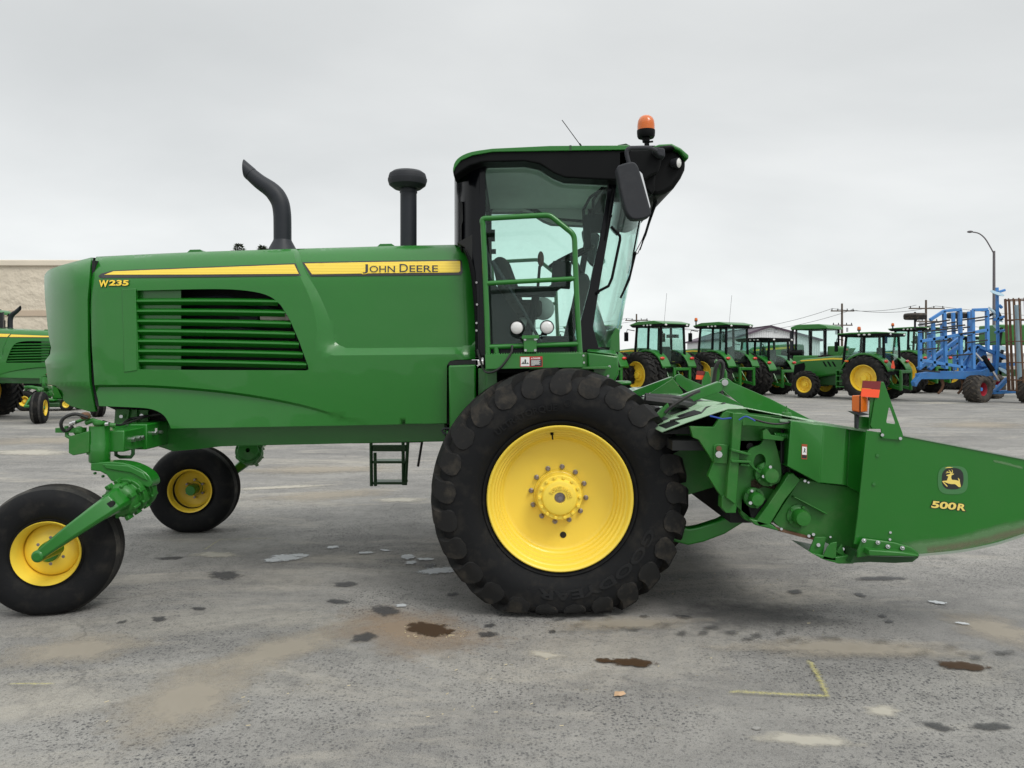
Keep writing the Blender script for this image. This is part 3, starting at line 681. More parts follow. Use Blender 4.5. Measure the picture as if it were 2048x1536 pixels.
# ---- exhaust and air intake
mb = MB(); Ye = 5.75
def pz(u, v, Y=Ye): return P(u, v, Y)
path = spline([tuple(pz(565,500)),tuple(pz(565,455)),tuple(pz(564,425)),tuple(pz(559,402)),tuple(pz(545,382)),tuple(pz(520,364)),tuple(pz(499,346))],5)
rr = [.0655 if i < 18 else .0655-.0014*(i-18) for i in range(len(path))]
mb.tube(path[:-1], rr[:-1], 20); 
for p in mb.v[-20:]: p.x += .0
mb.lathe([(.115,-.02),(.105,.0),(.068,.068),(.066,.075)], pz(565,500), (0,0,1), 24)
ex = part('exhaust_stack', mb, M['exh']); 
mb = MB(); a = Vector(path[-2]); b = Vector(path[-3]); ax = (a-b).normalized()
v20 = []; e = Vector((0,1,0)); g = ax.cross(e)
for j in range(24):
    t = 2*math.pi*j/24; c, s_ = math.cos(t), math.sin(t); rad_ = .052
    L_ = .02+.09*(s_+1)/2 if g.z > 0 else .02+.09*(1-s_)/2
    v20.append((a+(e*c+g*s_)*rad_, a+ax*L_+(e*c+g*s_)*.05, a+ax*(L_-.01)+(e*c+g*s_)*.043, a-ax*.03+(e*c+g*s_)*.043))
mb.add([p for r in v20 for p in r], [(4*j+k, 4*j+k+1, 4*((j+1)%24)+k+1, 4*((j+1)%24)+k) for j in range(24) for k in range(3)])
part('exhaust_tip', mb, M['exh'])
mb = MB(); mb.lathe([(.062,-.05),(.062,.46)], pz(817,492,5.8), (0,0,1), 24); mb.lathe([(.066,.40),(.066,.43),(.070,.43)], pz(817,492,5.8), (0,0,1), 24)
part('intake_pipe', mb, M['exh'])
mb = MB(); c = pz(815,378,5.8)
mb.lathe([(.05,.0),(.10,.0),(.137,.028),(.147,.06),(.147,.075),(.142,.078),(.142,.09),(.135,.112),(.11,.130),(.05,.136),(0,.137)], c, (0,0,1), 36)
part('intake_cap', mb, M['grey'])
# ---- chassis
mb = MB()
mb.prism([(296,848),(890,846),(892,883),(700,887),(470,892),(440,893),(400,898),(345,903),(328,897),(312,892),(296,892)], 5.6, 5.72)
mb = mb.join(mb.mirror()); mb.box(-2.2,-.6, 5.72, 6.48, 1.03, 1.13)
mb.prism([(230,812),(330,822),(330,850),(330,886),(225,886)], 5.66, 6.54, Yr=5.66)
part('chassis_rail', mb, M['green'], bevel=.006)
mb = MB(); mb.prism([(640,886),(700,890),(840,888),(858,883),(640,884)], 5.8, 6.4, Yr=5.7); mb.box(-.95,-.5,5.75,6.45,1.0,1.12); part('belly_guard', mb, M['dark'], bevel=.01)
mb = MB(); mb.prism([(232,818),(296,820),(296,850),(236,852)], 5.55, 5.58); mb.prism([(256,819),(259,819),(254,850),(249,851)], 5.53, 5.552); mb.prism([(271,819),(274,819),(274,850),(271,851)], 5.53, 5.552)
part('fan_bracket', mb, M['green2'], bevel=.002)
# transverse rear axle
AX0, AX1 = -2.72, -2.53
mb = MB(); mb.box(AX0, AX1, 5.02, 7.18, 1.0, 1.14); part('axle_tube', mb, M['green'], bevel=.008)
mb = MB(); mb.box(AX0-.025, AX1+.025, 5.28, 6.92, .985, 1.16); part('axle_sleeve', mb, M['green'], bevel=.008)
mb = MB()
for y in (5.12,5.19,5.245):
    for s in (0,1): mb.cyl((AX1+.0, y if not s else 12.2-y, 1.07),(AX1+.022, y if not s else 12.2-y, 1.07), .016, 6)
for y in (5.36,5.45):
    for s in (0,1): mb.cyl((AX1+.02, y if not s else 12.2-y, 1.09),(AX1+.055, y if not s else 12.2-y, 1.09), .013, 6)
part('axle_bolt', mb, M['steel'], sp=True)
mb = MB(); mb.box(AX1+.026,AX1+.029,5.40,5.425,1.075,1.12); part('axle_label', mb, M['white'])
mb = MB(); mb.prism([(137,873),(178,862),(178,905),(146,911),(137,906)], 4.94, 5.0); mb.box(AX0-.02, AX0+.02, 4.95, 5.3, .99, 1.13); part('steering_stop', mb, M['green2'], both=True, bevel=.004)
mb = MB(); mb.tube([P(232,900,5.1),P(232,910,5.1),P(240,914,5.1),P(262,914,5.1),P(266,908,5.1),P(266,898,5.1)], .012, 8); part('tie_down_loop', mb, M['dgreen'], both=True)
mb = MB(); mb.lathe([(.061,.0),(.061,-.11),(.064,-.115),(.064,-.225),(.058,-.235)], P(199,852,5.0), (0,0,1), 28, cap=True); part('spindle_housing', mb, M['green'], both=True)
# steering damper parts on top of the spindle
mb = MB(); c = P(199,848,5.0)
mb.tube([P(172,846,5.0),P(185,841,5.0),P(199,845,5.0),P(214,850,5.0),P(230,851,5.03)], .016, 10); mb.lathe([(.03,-.01),(.04,.0),(.04,.012),(.02,.02)], c, (0,0,1), 20, cap=True)
mb.ball(P(158,862,5.0), .035, 8, 0, (1,1,.9)); mb.box(-2.95,-2.78,4.97,5.03,1.13,1.16)
mb.tube([P(133,852,4.98),P(134,872,4.98),P(150,880,4.98),P(172,876,4.98),P(178,866,4.98)], .013, 8); mb.tube([P(150,845,5.02),P(170,838,5.02),P(190,842,5.02)], .011, 8)
part('steering_arm', mb, M['green2'], both=True)
mb = MB(); mb.lathe([(.022,0),(.03,.008),(.03,.03),(.02,.042),(.006,.045)], P(171,838,4.98), (0,0,1), 18, cap=True); part('ball_joint', mb, M['rust'], both=True)
mb = MB(); mb.tube(spline([tuple(P(176,835,4.96)),tuple(P(150,828,4.94)),tuple(P(128,836,4.92)),tuple(P(122,850,4.92)),tuple(P(130,862,4.95)),tuple(P(146,852,4.98))],5), .011, 8)
mb.tube(spline([tuple(P(205,842,5.1)),tuple(P(240,850,5.2)),tuple(P(290,834,5.45)),tuple(P(320,828,5.5))],5), .008, 8); mb.tube(spline([tuple(P(245,850,5.3)),tuple(P(262,838,5.45)),tuple(P(310,830,5.5))],5), .01, 8); part('hydraulic_hose', mb, M['hydh'], sp=True)
mb = MB(); 
for u, v in ((143,848),(148,846),(214,849)): mb.cyl(P(u-3,v,4.96),P(u+4,v-1,4.96),.012,6)
mb.cyl(P(242,833,5.53),P(242,833,5.51),.013,6); mb.cyl(P(283,831,5.53),P(283,831,5.51),.013,6); part('hose_fitting', mb, M['steel'], sp=True)
# ---- caster: upper arm, rubber torsion hub, fork
mb = MB(); ka = spline([(181,926),(222,924),(255,928),(280,938),(297,951),(304,967),(297,975),(283,970),(270,962),(252,962),(238,967)],3)[:-1]+[(222,962),(213,950),(200,943),(181,941)]
mb.prism(ka, 4.94, 5.06); mb.prism([(204,928),(256,931),(286,945),(296,962),(284,958),(262,946),(236,942),(212,938)], 4.93, 4.945)
mb.cyl(P(190,944,4.99),P(190,949,4.99),.012,6); mb.cyl(P(206,950,4.99),P(206,955,4.99),.012,6)
part('caster_arm', mb, M['green'], both=True, bevel=.008)
mb = MB(); hc = Vector(P(268,985,5.0)); ax = (Vector(P(300,965,5.12))-Vector(P(245,1000,4.86))).normalized()
mb.lathe([(.02,-.16),(.085,-.16),(.10,-.15),(.112,-.13),(.112,-.105),(.095,-.10),(.095,-.06),(.118,-.055),(.118,-.02),(.10,-.015),(.10,.03),(.12,.035),(.12,.07),(.098,.075),(.09,.11),(.02,.12)], hc, ax, 40)
e = ax.orthogonal().normalized(); g = ax.cross(e)
for k in range(8):
    a = math.pi*k/4+.3; r = (e*math.cos(a)+g*math.sin(a))
    for d in (-.12,-.038,.052): mb.beam(hc+r*.10+ax*(d-.022), hc+r*.128+ax*(d-.022), .03, .045, up=ax) if k%2==0 else mb.cyl(hc+r*.108+ax*(d-.03), hc+r*.108+ax*(d+.03), .013, 6)
part('torsion_hub', mb, M['green2'], both=True, bevel=.004)
mb = MB(); fk = [(P(270,985,4.99),.155,.10),(P(245,995,4.86),.150,.10),(P(222,1009,4.74),.125,.085),(P(190,1030,4.68),.11,.075),(P(140,1065,4.635),.09,.065),(P(100,1095,4.615),.072,.055),(P(78,1112,4.61),.062,.05)]
ring = []
for i, (p, hh, ww) in enumerate(fk):
    d = (fk[min(i+1,6)][0]-fk[max(0,i-1)][0]).normalized(); nrm = Vector((0,1,0)); nrm = (nrm-d*nrm.dot(d)).normalized(); up = d.cross(nrm)
    ring += [p+up*hh*a*.5+nrm*ww*b*.5 for a, b in ((-.72,-1),(.72,-1),(1,-.5),(1,.5),(.72,1),(-.72,1),(-1,.5),(-1,-.5))]
mb.add(ring, [(8*i+j, 8*i+(j+1)%8, 8*(i+1)+(j+1)%8, 8*(i+1)+j) for i in range(6) for j in range(8)]+[tuple(range(8)), tuple(48+j for j in range(7,-1,-1))])
c = P(77,1112,4.6); mb.lathe([(.0,-.022),(.026,-.022),(.03,-.018),(.036,-.016),(.038,.02),(.038,.20)], c, (0,1,0), 24)
part('caster_fork', mb, M['green'], both=True, bevel=.004)
mb = MB(); p = Vector(P(219,1010,4.70)); d = (Vector(P(240,996,4.70))-p).normalized()
mb.v = []; A = []
for s in (1,-1):
    for k in range(9):
        a = -math.pi/2+math.pi*k/8; q = p+d*s*.014+(d*math.cos(a)*s+Vector((0,0,1))*0+d.cross(Vector((0,1,0)))*math.sin(a)*s)*.017; A.append(q)
mb.slab([q+Vector((0,-.003,0)) for q in A], (0,.02,0)); part('fork_slot', mb, M['dark'], both=True)
# ---- wheels
def big_rim():
    mb = MB(); mb.lathe([(.436,.10),(.44,-.15),(.450,-.205),(.457,-.236),(.458,-.246),(.452,-.252),(.445,-.250),(.436,-.240),(.431,-.212),(.427,-.205),(.416,-.203),(.413,-.197),(.412,-.178),(.409,-.172),(.398,-.170),(.395,-.164),(.394,-.146),(.391,-.140),(.381,-.138),(.378,-.132),(.377,-.112),(.374,-.106),(.366,-.104),(.362,-.098),(.360,-.082),(.352,-.075),(.335,-.073),(.10,-.070)], (0,0,0), (0,1,0), 96)
    return mb
def radii(r0, n, a0=0): return [(r0*math.sin(a0+2*math.pi*k/n), r0*math.cos(a0+2*math.pi*k/n)) for k in range(n)]
WY, WZ, WX = 5.04, .735, .30
def main_wheel(Yw, flip, lettering=True):
    S = Matrix.Scale(-1,4,(0,1,0)) if flip else Matrix.Identity(4); loc = Vector((WX,Yw,WZ))-Vector(OFF)
    def B(name, mb, mat, par=None, **k):
        if flip: mb.v = [S@p for p in mb.v]; mb.f = [f[::-1] for f in mb.f]
        return mb.build(name, mat, par or W, off=(0,0,0), loc=None if par else loc, **k)
    h = MB(); h.lathe([(.160,-.074),(.157,-.080),(.150,-.079),(.148,-.085),(.143,-.088)], (0,0,0), (0,1,0), 64)
    h.lathe([(.143,-.07),(.143,-.135),(.138,-.150),(.136,-.165),(.140,-.168),(.141,-.192),(.136,-.197),(.118,-.198),(.113,-.203),(.105,-.215),(.088,-.221),(.036,-.221),(.034,-.215),(.034,-.19),(.0,-.19)], (0,0,0), (0,1,0), 64)
    for x, z in radii(.127, 14, .2): h.lathe([(.0105,-.196),(.0105,-.209),(.008,-.212),(0,-.212)], (x,0,z), (0,1,0), 10)
    wheel = B('front_wheel', h, M['yellow'], bevel=0)
    t = MB(); 
    for s, cw, r, hh, th0, sp_ in ((('POWER WHEEL',1,.052,.025,-60,150),) ):
        vs_, fs_ = text_geo(s, .03); x0 = min(p[0] for p in vs_); x1 = max(p[0] for p in vs_); y1 = max(p[1] for p in vs_)
        t.add([Vector(((r+hh*y/y1)*math.sin(rad(th0+sp_*(x-x0)/(x1-x0))), -.2290, (r+hh*y/y1)*math.cos(rad(th0+sp_*(x-x0)/(x1-x0))))) for x, y in vs_], fs_)
    t2 = MB(); t2.v = [p+Vector((0,.009,0)) for p in t.v]
    n = len(t.v); ed = {}
    for f in t.f:
        for i in range(len(f)):
            e = (f[i], f[(i+1)%len(f)]); k_ = tuple(sorted(e)); ed[k_] = None if k_ in ed else e
    fs_ = [(e[0],e[1],n+e[1],n+e[0]) for e in ed.values() if e]; t.v += t2.v; t.f += fs_; t.m += [0]*len(fs_)
    if lettering: B('hub_lettering', t, M['yellow'], wheel, weld=False)
    B('rim', big_rim(), M['yellow'], wheel, ang=50)
    c = MB(); c.lathe([(.034,-.205),(.026,-.207),(.024,-.2),(.012,-.2),(.011,-.214),(0,-.214)], (0,0,0), (0,1,0), 20); B('axle_end', c, M['nut'], wheel)
    for x, z in radii(.178, 12, .13):
        k = MB(); k.lathe([(.0165,-.074),(.0165,-.079),(.0125,-.081)], (x,0,z), (0,1,0), 12); k.lathe([(.0125,-.075),(.0125,-.094),(.009,-.097),(.009,-.104),(0,-.104)], (x,0,z), (0,1,0), 6); B('lug_nut', k, M['nut'], wheel)
        k2 = MB()
    k = MB(); k.lathe([(.0,-.0755),(.0205,-.0755),(.0205,-.074)], (.030,0,-.263), (0,1,0), 24); B('vent_hole', k, M['dark'], wheel)
    k = MB(); k.cyl((-.047,-.18,.405),(-.044,-.2,.365), .005, 8); k.cyl((-.048,-.17,.41),(-.047,-.18,.392), .010, 8); B('valve_stem', k, M['black'], wheel)
    T = tyre(.765, .462, .585, .50, 25, .044, .070, flat=.70, skew=1.0, seg=144, tong=.60, cw=.5)
    pr = spline(tyre_profile(.765,.462,.585,.50), 6)
    def ys(r):
        for a, b in zip(pr, pr[1:]):
            if a[0] <= r <= b[0]: return a[1]+(b[1]-a[1])*(r-a[0])/(b[0]-a[0]+1e-9)
        return -.29
    def arc(mb, s, r0, hh, a0, a1, off, lift):
        vs_, fs_ = text_geo(s, off); x0 = min(p[0] for p in vs_); x1 = max(p[0] for p in vs_); y0 = 0; y1 = max(p[1] for p in vs_); b = len(mb.v)
        top = []; 
        for x, y in vs_:
            a = rad(a0+(a1-a0)*(x-x0)/(x1-x0)); r = r0+hh*y/y1; top.append(Vector((r*math.sin(a), ys(r)-lift, r*math.cos(a))))
        n = len(top); bot = [p+Vector((0,lift+.004,0)) for p in top]; ed = {}
        for f in fs_:
            for i in range(len(f)):
                e = (f[i], f[(i+1)%len(f)]); k_ = tuple(sorted(e)); ed[k_] = None if k_ in ed else e
        mb.add(top+bot, list(fs_)+[(e[0],e[1],n+e[1],n+e[0]) for e in ed.values() if e], 0)
    if lettering:
        t = MB(); arc(t, 'ULTRATORQUE', .553, .040, -44, -2, .02, .007); arc(t, 'GOODYEAR', .562, .056, 108, 194, .03, .005)
        t.lathe([(.022,0),(.022,-.004),(.019,-.004),(.019,0)], (.60*math.sin(rad(4)), ys(.59)-.0, .60*math.cos(rad(4))), (0,1,0), 20)
        for a in (22,55,75,92,128,150,200,215,240,262,285,300,330):
            r1, r2 = (.50,.56) if a % 2 else (.49,.58); ra = rad(a); t.beam((r1*math.sin(ra), ys(r1)-.0005, r1*math.cos(ra)), (r2*math.sin(ra), ys(r2)-.0005, r2*math.cos(ra)), .004, .004)
        B('tyre_lettering', t, M['letter'], wheel, weld=False)
    B('tyre', T, [M['tyre'], M['lug']], wheel, ang=32)
    return wheel
main_wheel(WY, False); main_wheel(2*YC-WY, True, False)
def caster_wheel(flip):
    Yw = 4.915 if not flip else 7.22; R, rb, w_ = .405, .198, .29; loc = Vector((P(95,1105,4.78).x+.02, Yw, R-.012))-Vector(OFF)
    rz = rad(13) if not flip else rad(5)
    loc.x -= .065 if not flip else .115
    def B(name, mb, mat, par=None, **k):
        if flip: mb.v = [Vector((p.x,-p.y,p.z)) for p in mb.v]; mb.f = [f[::-1] for f in mb.f]
        o = mb.build(name, mat, par or W, off=(0,0,0), loc=None if par else loc, **k)
        if not par: o.rotation_euler.z = rz
        return o
    h = MB(); h.lathe([(.0,-.10),(.05,-.10),(.062,-.09),(.065,-.05),(.065,-.02)], (0,0,0), (0,1,0), 28); h.lathe([(.0,.12),(.042,.12),(.05,.10),(.05,.0)], (0,0,0), (0,1,0), 28)
    wh = B('caster_wheel', h, M['green'])
    r = MB(); r.lathe([(.195,.10),(.20,.13),(.212,.136),(.214,.128),(.205,.115),(.19,.09),(.183,.05),(.178,.0),(.16,-.025),(.13,-.03),(.10,-.045),(.03,-.045)], (0,0,0), (0,1,0), 56)
    r.lathe([(.183,.05),(.178,-.05),(.19,-.085),(.192,-.10),(.205,-.118),(.211,-.132),(.214,-.126),(.212,-.115)], (0,0,0), (0,1,0), 56)
    r.v = [Vector((p.x*.94,p.y,p.z*.94)) for p in r.v]
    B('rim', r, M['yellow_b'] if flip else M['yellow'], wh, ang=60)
    for x, z in radii(.083, 6): k = MB(); k.lathe([(.011,-.03),(.011,-.045),(0,-.046)], (x,0,z), (0,1,0), 6); k.lathe([(.011,-.02),(.011,.0),(0,.001)], (x,0,z), (0,1,0), 6); B('lug_nut', k, M['nut'], wh)
    B('tyre', tyre(R, rb, w_, .225, kind='rib', flat=R-.02, seg=96), [M['tyre'], M['tread']], wh, ang=35)
caster_wheel(False); caster_wheel(True)
# ---- front frame by the wheel, box, platform
mb = MB(); mb.prism([(897,731),(951,729),(953,862),(905,868),(899,866)], 5.25, 5.6); part('tool_box', mb, M['green'], bevel=.012)
mb = MB(); mb.prism([(896,726),(904,721),(951,720),(952,730),(898,732)], 5.3, 5.62); part('box_recess', mb, M['dark'])
mb = MB(); mb.prism([(903,866),(909,862),(909,842),(912,842),(912,868),(905,872),(900,890),(893,890),(893,862)], 5.28, 5.34); mb.prism([(956,737),(975,737),(976,905),(956,905)], 5.3, 5.4); mb.prism([(972,737),(994,737),(998,905),(972,905)], 5.28, 5.33); mb.prism([(900,845),(1240,845),(1240,905),(900,905)], 5.5, 5.65)
part('front_frame', mb, M['green'], both=True, bevel=.004)
mb = MB(); mb.box(-.35,.95,5.64,6.56,.86,1.22); mb.prism([(955,730),(1200,728),(1200,845),(955,845)], 5.66, 6.54); part('gearbox_housing', mb, M['dark'], bevel=.02)
mb = MB(); mb.cyl((WX,5.0,WZ),(WX,5.6,WZ),.13,24); mb.box(WX-.13,WX+.13,5.32,5.62,WZ-.13,WZ+.45); part('final_drive', mb, M['dgreen'], both=True, bevel=.01)
mb = MB(); mb.prism([(970,709),(1165,705),(1166,735),(971,738.5)], 4.96, 5.28); 
for k in range(38): mb.box(*(lambda a:(a.x,a.x+.009,4.962,4.968,a.z-.002,a.z+.006))(P(972+k*5,708.6-k*.105,4.96)))
part('step_platform', mb, M['green'], both=True, bevel=.004)
mb = MB(); mb.prism([(1060,736),(1220,733),(1220,738),(1060,739)], 5.0, 5.3); mb.prism([(1162,706),(1178,704),(1180,745),(1162,742)], 5.2, 5.5); part('platform_bracket', mb, M['green2'], both=True, bevel=.002)
def rail(px, r, Y): return [P(u,v,Y) for u,v in px]
mb = MB(); Yr = 4.99
post = spline([(976,708),(974,640),(970,540),(966,450)],4)[:-1]+spline([(966,450),(964.5,441),(969,437),(980,436.5)],4)[:-1]
top = [(980,436.5),(1040,433),(1088,430.5)]+spline([(1088,430.5),(1098,431),(1106,435.5),(1118,445)],3)[1:]+[(1134,458)]+spline([(1134,458),(1144,466.5),(1148.5,476),(1149.5,490)],4)[1:]+[(1152,560),(1156,640),(1160,706)]
mb.tube(rail(post+top, 0, Yr), .0175, 14)
mb.tube(rail([(968,567),(1060,562),(1151,557)],0,Yr), .0155, 12); mb.tube(rail([(975,694),(1060,691),(1157,688)],0,Yr), .0155, 12); mb.tube(rail([(992,694),(993,709)],0,Yr), .017, 12)
part('handrail', mb, M['green'], both=True)
mb = MB(); YL = 4.95
mb.prism([(1047,676),(1073,675.5),(1073.5,704),(1048,704.5)], YL, YL+.012); mb.prism([(1044,671),(1078,670),(1078,677),(1044,678)], YL-.01, YL+.05)
part('lamp_bracket', mb, M['green'], bevel=.002)
mb = MB()
for u, v in ((1050,679),(1070.5,678.5),(1051,700.5),(1070.5,700.5)): mb.cyl(P(u,v,YL),P(u,v,YL-.008),.0085,8)
part('bracket_bolt', mb, M['steel'], sp=True)
for u, v in ((1031,655.5),(1090,654.5)):
    sgn = 1 if u < 1050 else -1; ax = Vector((-.22*sgn if sgn > 0 else -.05,-1,-.02)).normalized(); c = P(u+4*(1 if sgn>0 else 1),v,YL+.02)
    mb = MB(); mb.lathe([(0,-.07),(.025,-.068),(.042,-.04),(.046,-.01),(.046,.022),(.043,.026),(.041,.022)], c, ax, 28); mb.beam(c-ax*.02+Vector((0,0,-.04)), P(1046 if sgn>0 else 1076, 672, YL+.02), .018, .01); mb.beam(c+Vector((0,0,-.045)), P(1040 if sgn>0 else 1082,668,YL+.02), .03,.02)
    o = part('work_lamp', mb, M['black']); k = MB(); k.lathe([(.041,.020),(.034,.026),(.02,.031),(0,.033)], c, ax, 28); k.build('lens', M['lampglass'], o)
mb = MB(); mb.tube(spline([tuple(P(1024,691,4.965)),tuple(P(1023,704,4.95)),tuple(P(1012,722,4.94)),tuple(P(1000,736,4.94)),tuple(P(985,744,4.95)),tuple(P(970,743,4.97)),tuple(P(962,725,5.1)),tuple(P(955,700,5.25))],5), .0075, 8); part('lamp_cable', mb, M['hydh'])
# danger sign
mb = MB(); Yd = 4.958; q = lambda a,b,c,d: [(a,b),(c,b-.4),(c,d-.4),(a,d)]
S0 = lambda u,v: Yd
decal(mb, q(1040,713,1085,734), lambda u,v: Yd-.000, 0, 60); decal(mb, q(1041.5,714.5,1059,732.5), lambda u,v: Yd-.0012, 1, 60); decal(mb, q(1060.5,719.5,1083.5,732.3), lambda u,v: Yd-.0012, 2, 60)
for k in range(6): decal(mb, q(1062.5,720.8+k*1.85,1080.5-(k%2)*2-(9 if k==5 else 0),721.7+k*1.85), lambda u,v: Yd-.0022, 1, 60)
text(mb, 'DANGER', (1066,718.3), (1080.5,718), (1066,715), lambda u,v: Yd-.0022, .03, 1)
decal(mb, [(1062,718.4),(1063.6,715),(1065.2,718.4)], lambda u,v: Yd-.0022, 1, 60)
decal(mb, q(1042.5,727,1057.5,728), lambda u,v: Yd-.0022, 2, 60); decal(mb, q(1049,719,1052,727.3), lambda u,v: Yd-.0022, 2, 60); decal(mb, [(1053,727.2),(1055,724.6),(1057.5,727.2)], lambda u,v: Yd-.0022, 2, 60); decal(mb, [(1044,727.2),(1046.5,722),(1048,727.2)], lambda u,v: Yd-.0022, 2, 60)
part('danger_sign', mb, [paint('sign_red',(.45,.02,.02),.4), M['white'], M['decal_k']], normals=False, weld=False)
# nose shield ahead of the cab base
mb = MB(); Yn = 5.18
A = [P(1174,702,Yn),P(1228,702.5,Yn),P(1238,713,Yn+.0),P(1237,748,Yn),P(1222,772,Yn+.02),P(1214,775,Yn+.02),P(1194,760,Yn+.01),P(1185,745,Yn),P(1176,738,Yn)]
mb.prism([(1174,704),(1237,712),(1238,748),(1225,772),(1214,778),(1186,752),(1184,742),(1175,738)], Yn, Yn+.35); part('nose_shield', mb, M['green'], both=True, bevel=.014, seg=3)
mb = MB(); mb.slab([P(1174,703,Yn+.002),P(1236,711,Yn+.002),P(1228,702,Yn+.10),P(1176,700,Yn+.10)], (0,0,.006)); mb.slab([P(1212,690,5.5),P(1232,655,5.5),P(1239,660,5.5),P(1240,704,5.5),P(1212,705,5.5)], (0,.9,0)); part('nose_cowl', mb, M['green'], bevel=.008)
mb = MB()
for u, v in ((1219,733),(1216,752)): mb.cyl(P(u,v,Yn),P(u,v,Yn-.006),.009,8)
for u, v in ((965,717),(1167,711),(1168,725)): mb.cyl(P(u,v,4.97),P(u,v,4.955),.007,8)
for u, v in ((953,565),(954,609),(953,646),(953,661)): mb.cyl(P(u,v,5.31),P(u,v,5.29),.008,8)
part('panel_bolt', mb, M['steel'], sp=True)
mb = MB(); mb.tube([P(1215,769,5.2),P(1262,766,5.2)], .014, 8); mb.box(*(lambda a:(a.x,a.x+.16,5.2,5.34,a.z-.012,a.z+.012))(P(1215,766,5.2))); part('step_tread', mb, M['green'], both=True, bevel=.004)
# ---- ladder on the far side
mb = MB(); Yl = 7.35
for a, b, c, d in ((742,880,743,972),(750,905,751,972),(806,880,807,970),(816,880,811,970)): mb.tube([P(a,b,Yl),P(c,d,Yl)], .017, 8)
for v, h in ((896,13),(924,5),(966,5)): mb.box(*(lambda a,b:(a.x,b.x,Yl-.02,Yl+(.01 if h>6 else .15),b.z,a.z))(P(746,v-h/2,Yl),P(812,v+h/2,Yl)))
part('access_ladder', mb, M['dgreen'], bevel=.003)
mb = MB(); mb.tube([P(844,884,6.2),P(836,933,6.2)], .01, 8); part('drain_hose', mb, M['hydh'])
mb = MB(); mb.tube([P(900,857,5.35),P(888,857,5.35),P(884,861,5.35),P(888,867,5.35),P(900,867,5.35)], .008, 8); part('tow_hook', mb, M['grey'])
# ================================================================ cab
YF, YB = 5.30, 6.90
# rear corner shroud: curved gloss black
shr = [(909,356)]+spline([(909,356),(912,346),(922,337),(940,329),(960,324)],3)[1:]+[(963,500),(965,712),(952,712),(950,640),(945,570),(936,520),(925,496),(909,489)]
def shrY(u, v): t = max(0,min(1,(962-u)/54)); return YF+.36*(1-math.sqrt(max(0,1-(t*.98)**2)))
sp_ = relief(shr, shrY, [], [], 9, []); part('corner_shroud', sp_, M['gloss'], both=True, ang=50)
mb = MB(); 
a = P(909,356,shrY(909,356)); b = P(909,489,shrY(909,489)); mb.box(a.x-.0,a.x+.03,a.y+.01,2*YC-a.y-.01,1.0,a.z); part('rear_window', mb, M['gloss'])
mb = MB(); mb.prism([(916,489),(930,496),(940,520),(950,600),(953,712),(985,722),(985,700),(972,480),(950,470)], YF+.02, 2*YC-YF-.02, Yr=YF+.1); 
part('bulkhead_trim', mb, M['dark'])
mb = MB(); mb.prism([(925,494),(934,500),(944,520),(951,545),(955,600),(957,712),(950,712),(950,640),(943,560),(937,525),(930,505)], YF-.0, YF+.08); part('rubber_seal', mb, M['black'], both=True, bevel=.01)
mb = MB(); mb.prism([(920,407),(922,402),(925,407),(926,440),(923,450),(923,500),(921,500),(921,450)], YF+.08, YF+.2); part('vent_slot', mb, M['dark'], both=True)
# side frame with the door opening
hole = spline([(971,345),(976,332),(992,329),(1035,329),(1062,332),(1082,341),(1100,351),(1130,358)],3)[:-1]+[(1150,361),(1205,366),(1216,368)]+[(1213,395),(1206,440),(1197,490),(1190,520),(1178,580),(1162,640),(1152,687),(973,690)]
fr = [(958,322),(1035,318),(1080,322),(1112,343),(1150,352),(1234,358),(1231,385),(1222,440),(1208,520),(1196,590),(1186,655),(1197,694),(1228,703),(1226,712),(958,712)]
mb = MB(); mb.prism(fr, YF, YF+.045, holes=[hole]); part('door_frame', mb, M['gloss'], both=True, bevel=.004)
mb = MB(); pts, tris = cdt([dens(hole, 30)]); g = [P(u,v,YF+.02) for u,v in pts]; n = len(g)
mb.add(g+[p+Vector((0,.005,0)) for p in g], list(tris)+[tuple(n+i for i in t[::-1]) for t in tris]); part('side_window', mb, M['glass'], both=True)
mb = MB(); mb.prism([(972,538),(1006,592),(1050,650),(1082,692),(972,692)], YF+.03, YF+.06); mb.prism([(1082,672),(1150,672),(1150,695),(1060,695)], YF+.06, YF+.5); part('lower_panel', mb, M['black'], both=True, bevel=.003)
mb = MB(); mb.tube([P(984,522,YF+.06),P(1040,610,YF+.05),P(1082,684,YF+.06)], .011, 10); mb.tube([P(984,522,YF+.06),P(1015,572,YF+.05)], .016, 10); part('gas_strut', mb, M['grey'])
mb = MB(); mb.tube(rail([(1222,453),(1240,472),(1240,480),(1224,556),(1217,572),(1198,582),(1196,586)],0,YF-.05), .010, 10); part('grab_handle', mb, M['black'], both=True)
mb = MB(); mb.cyl(P(1196,585,YF),P(1196,585,YF-.05),.012,8); mb.cyl(P(1222,432,YF),P(1222,432,YF-.02),.01,8); mb.tube([P(1226,375,YF-.008),P(1218,430,YF-.01),P(1210,480,YF-.008)], .006, 8); part('hinge_pin', mb, M['black'], both=True)
# windscreen: wraps from post to post
lv = [(362,1228,1292),(400,1222,1284),(450,1213,1277),(500,1204,1269),(550,1196,1259),(600,1188,1249),(650,1186,1240),(694,1192,1231)]
mb = MB(); R_ = []; KK = 16
for v, up_, uf in lv:
    a = P(up_, v, YF+.02); xf = (uf-1024)*5.75/F+.02; row = []
    for i in range(KK+1):
        t = i/KK; s = abs(2*t-1); y = a.y+(2*YC-2*a.y)*t; row.append(Vector((a.x+(xf-a.x)*(1-s**3.2), y, a.z)))
    R_.append(row)
base = [p for r in R_ for p in r]; W1 = KK+1
mb.add(base, [(i*W1+j, i*W1+j+1, (i+1)*W1+j+1, (i+1)*W1+j) for i in range(len(lv)-1) for j in range(KK)])
ws = part('windscreen', mb, M['glass'], normals=False, ang=60); so_ = ws.modifiers.new('t','SOLIDIFY'); so_.thickness = .005
mb = MB()
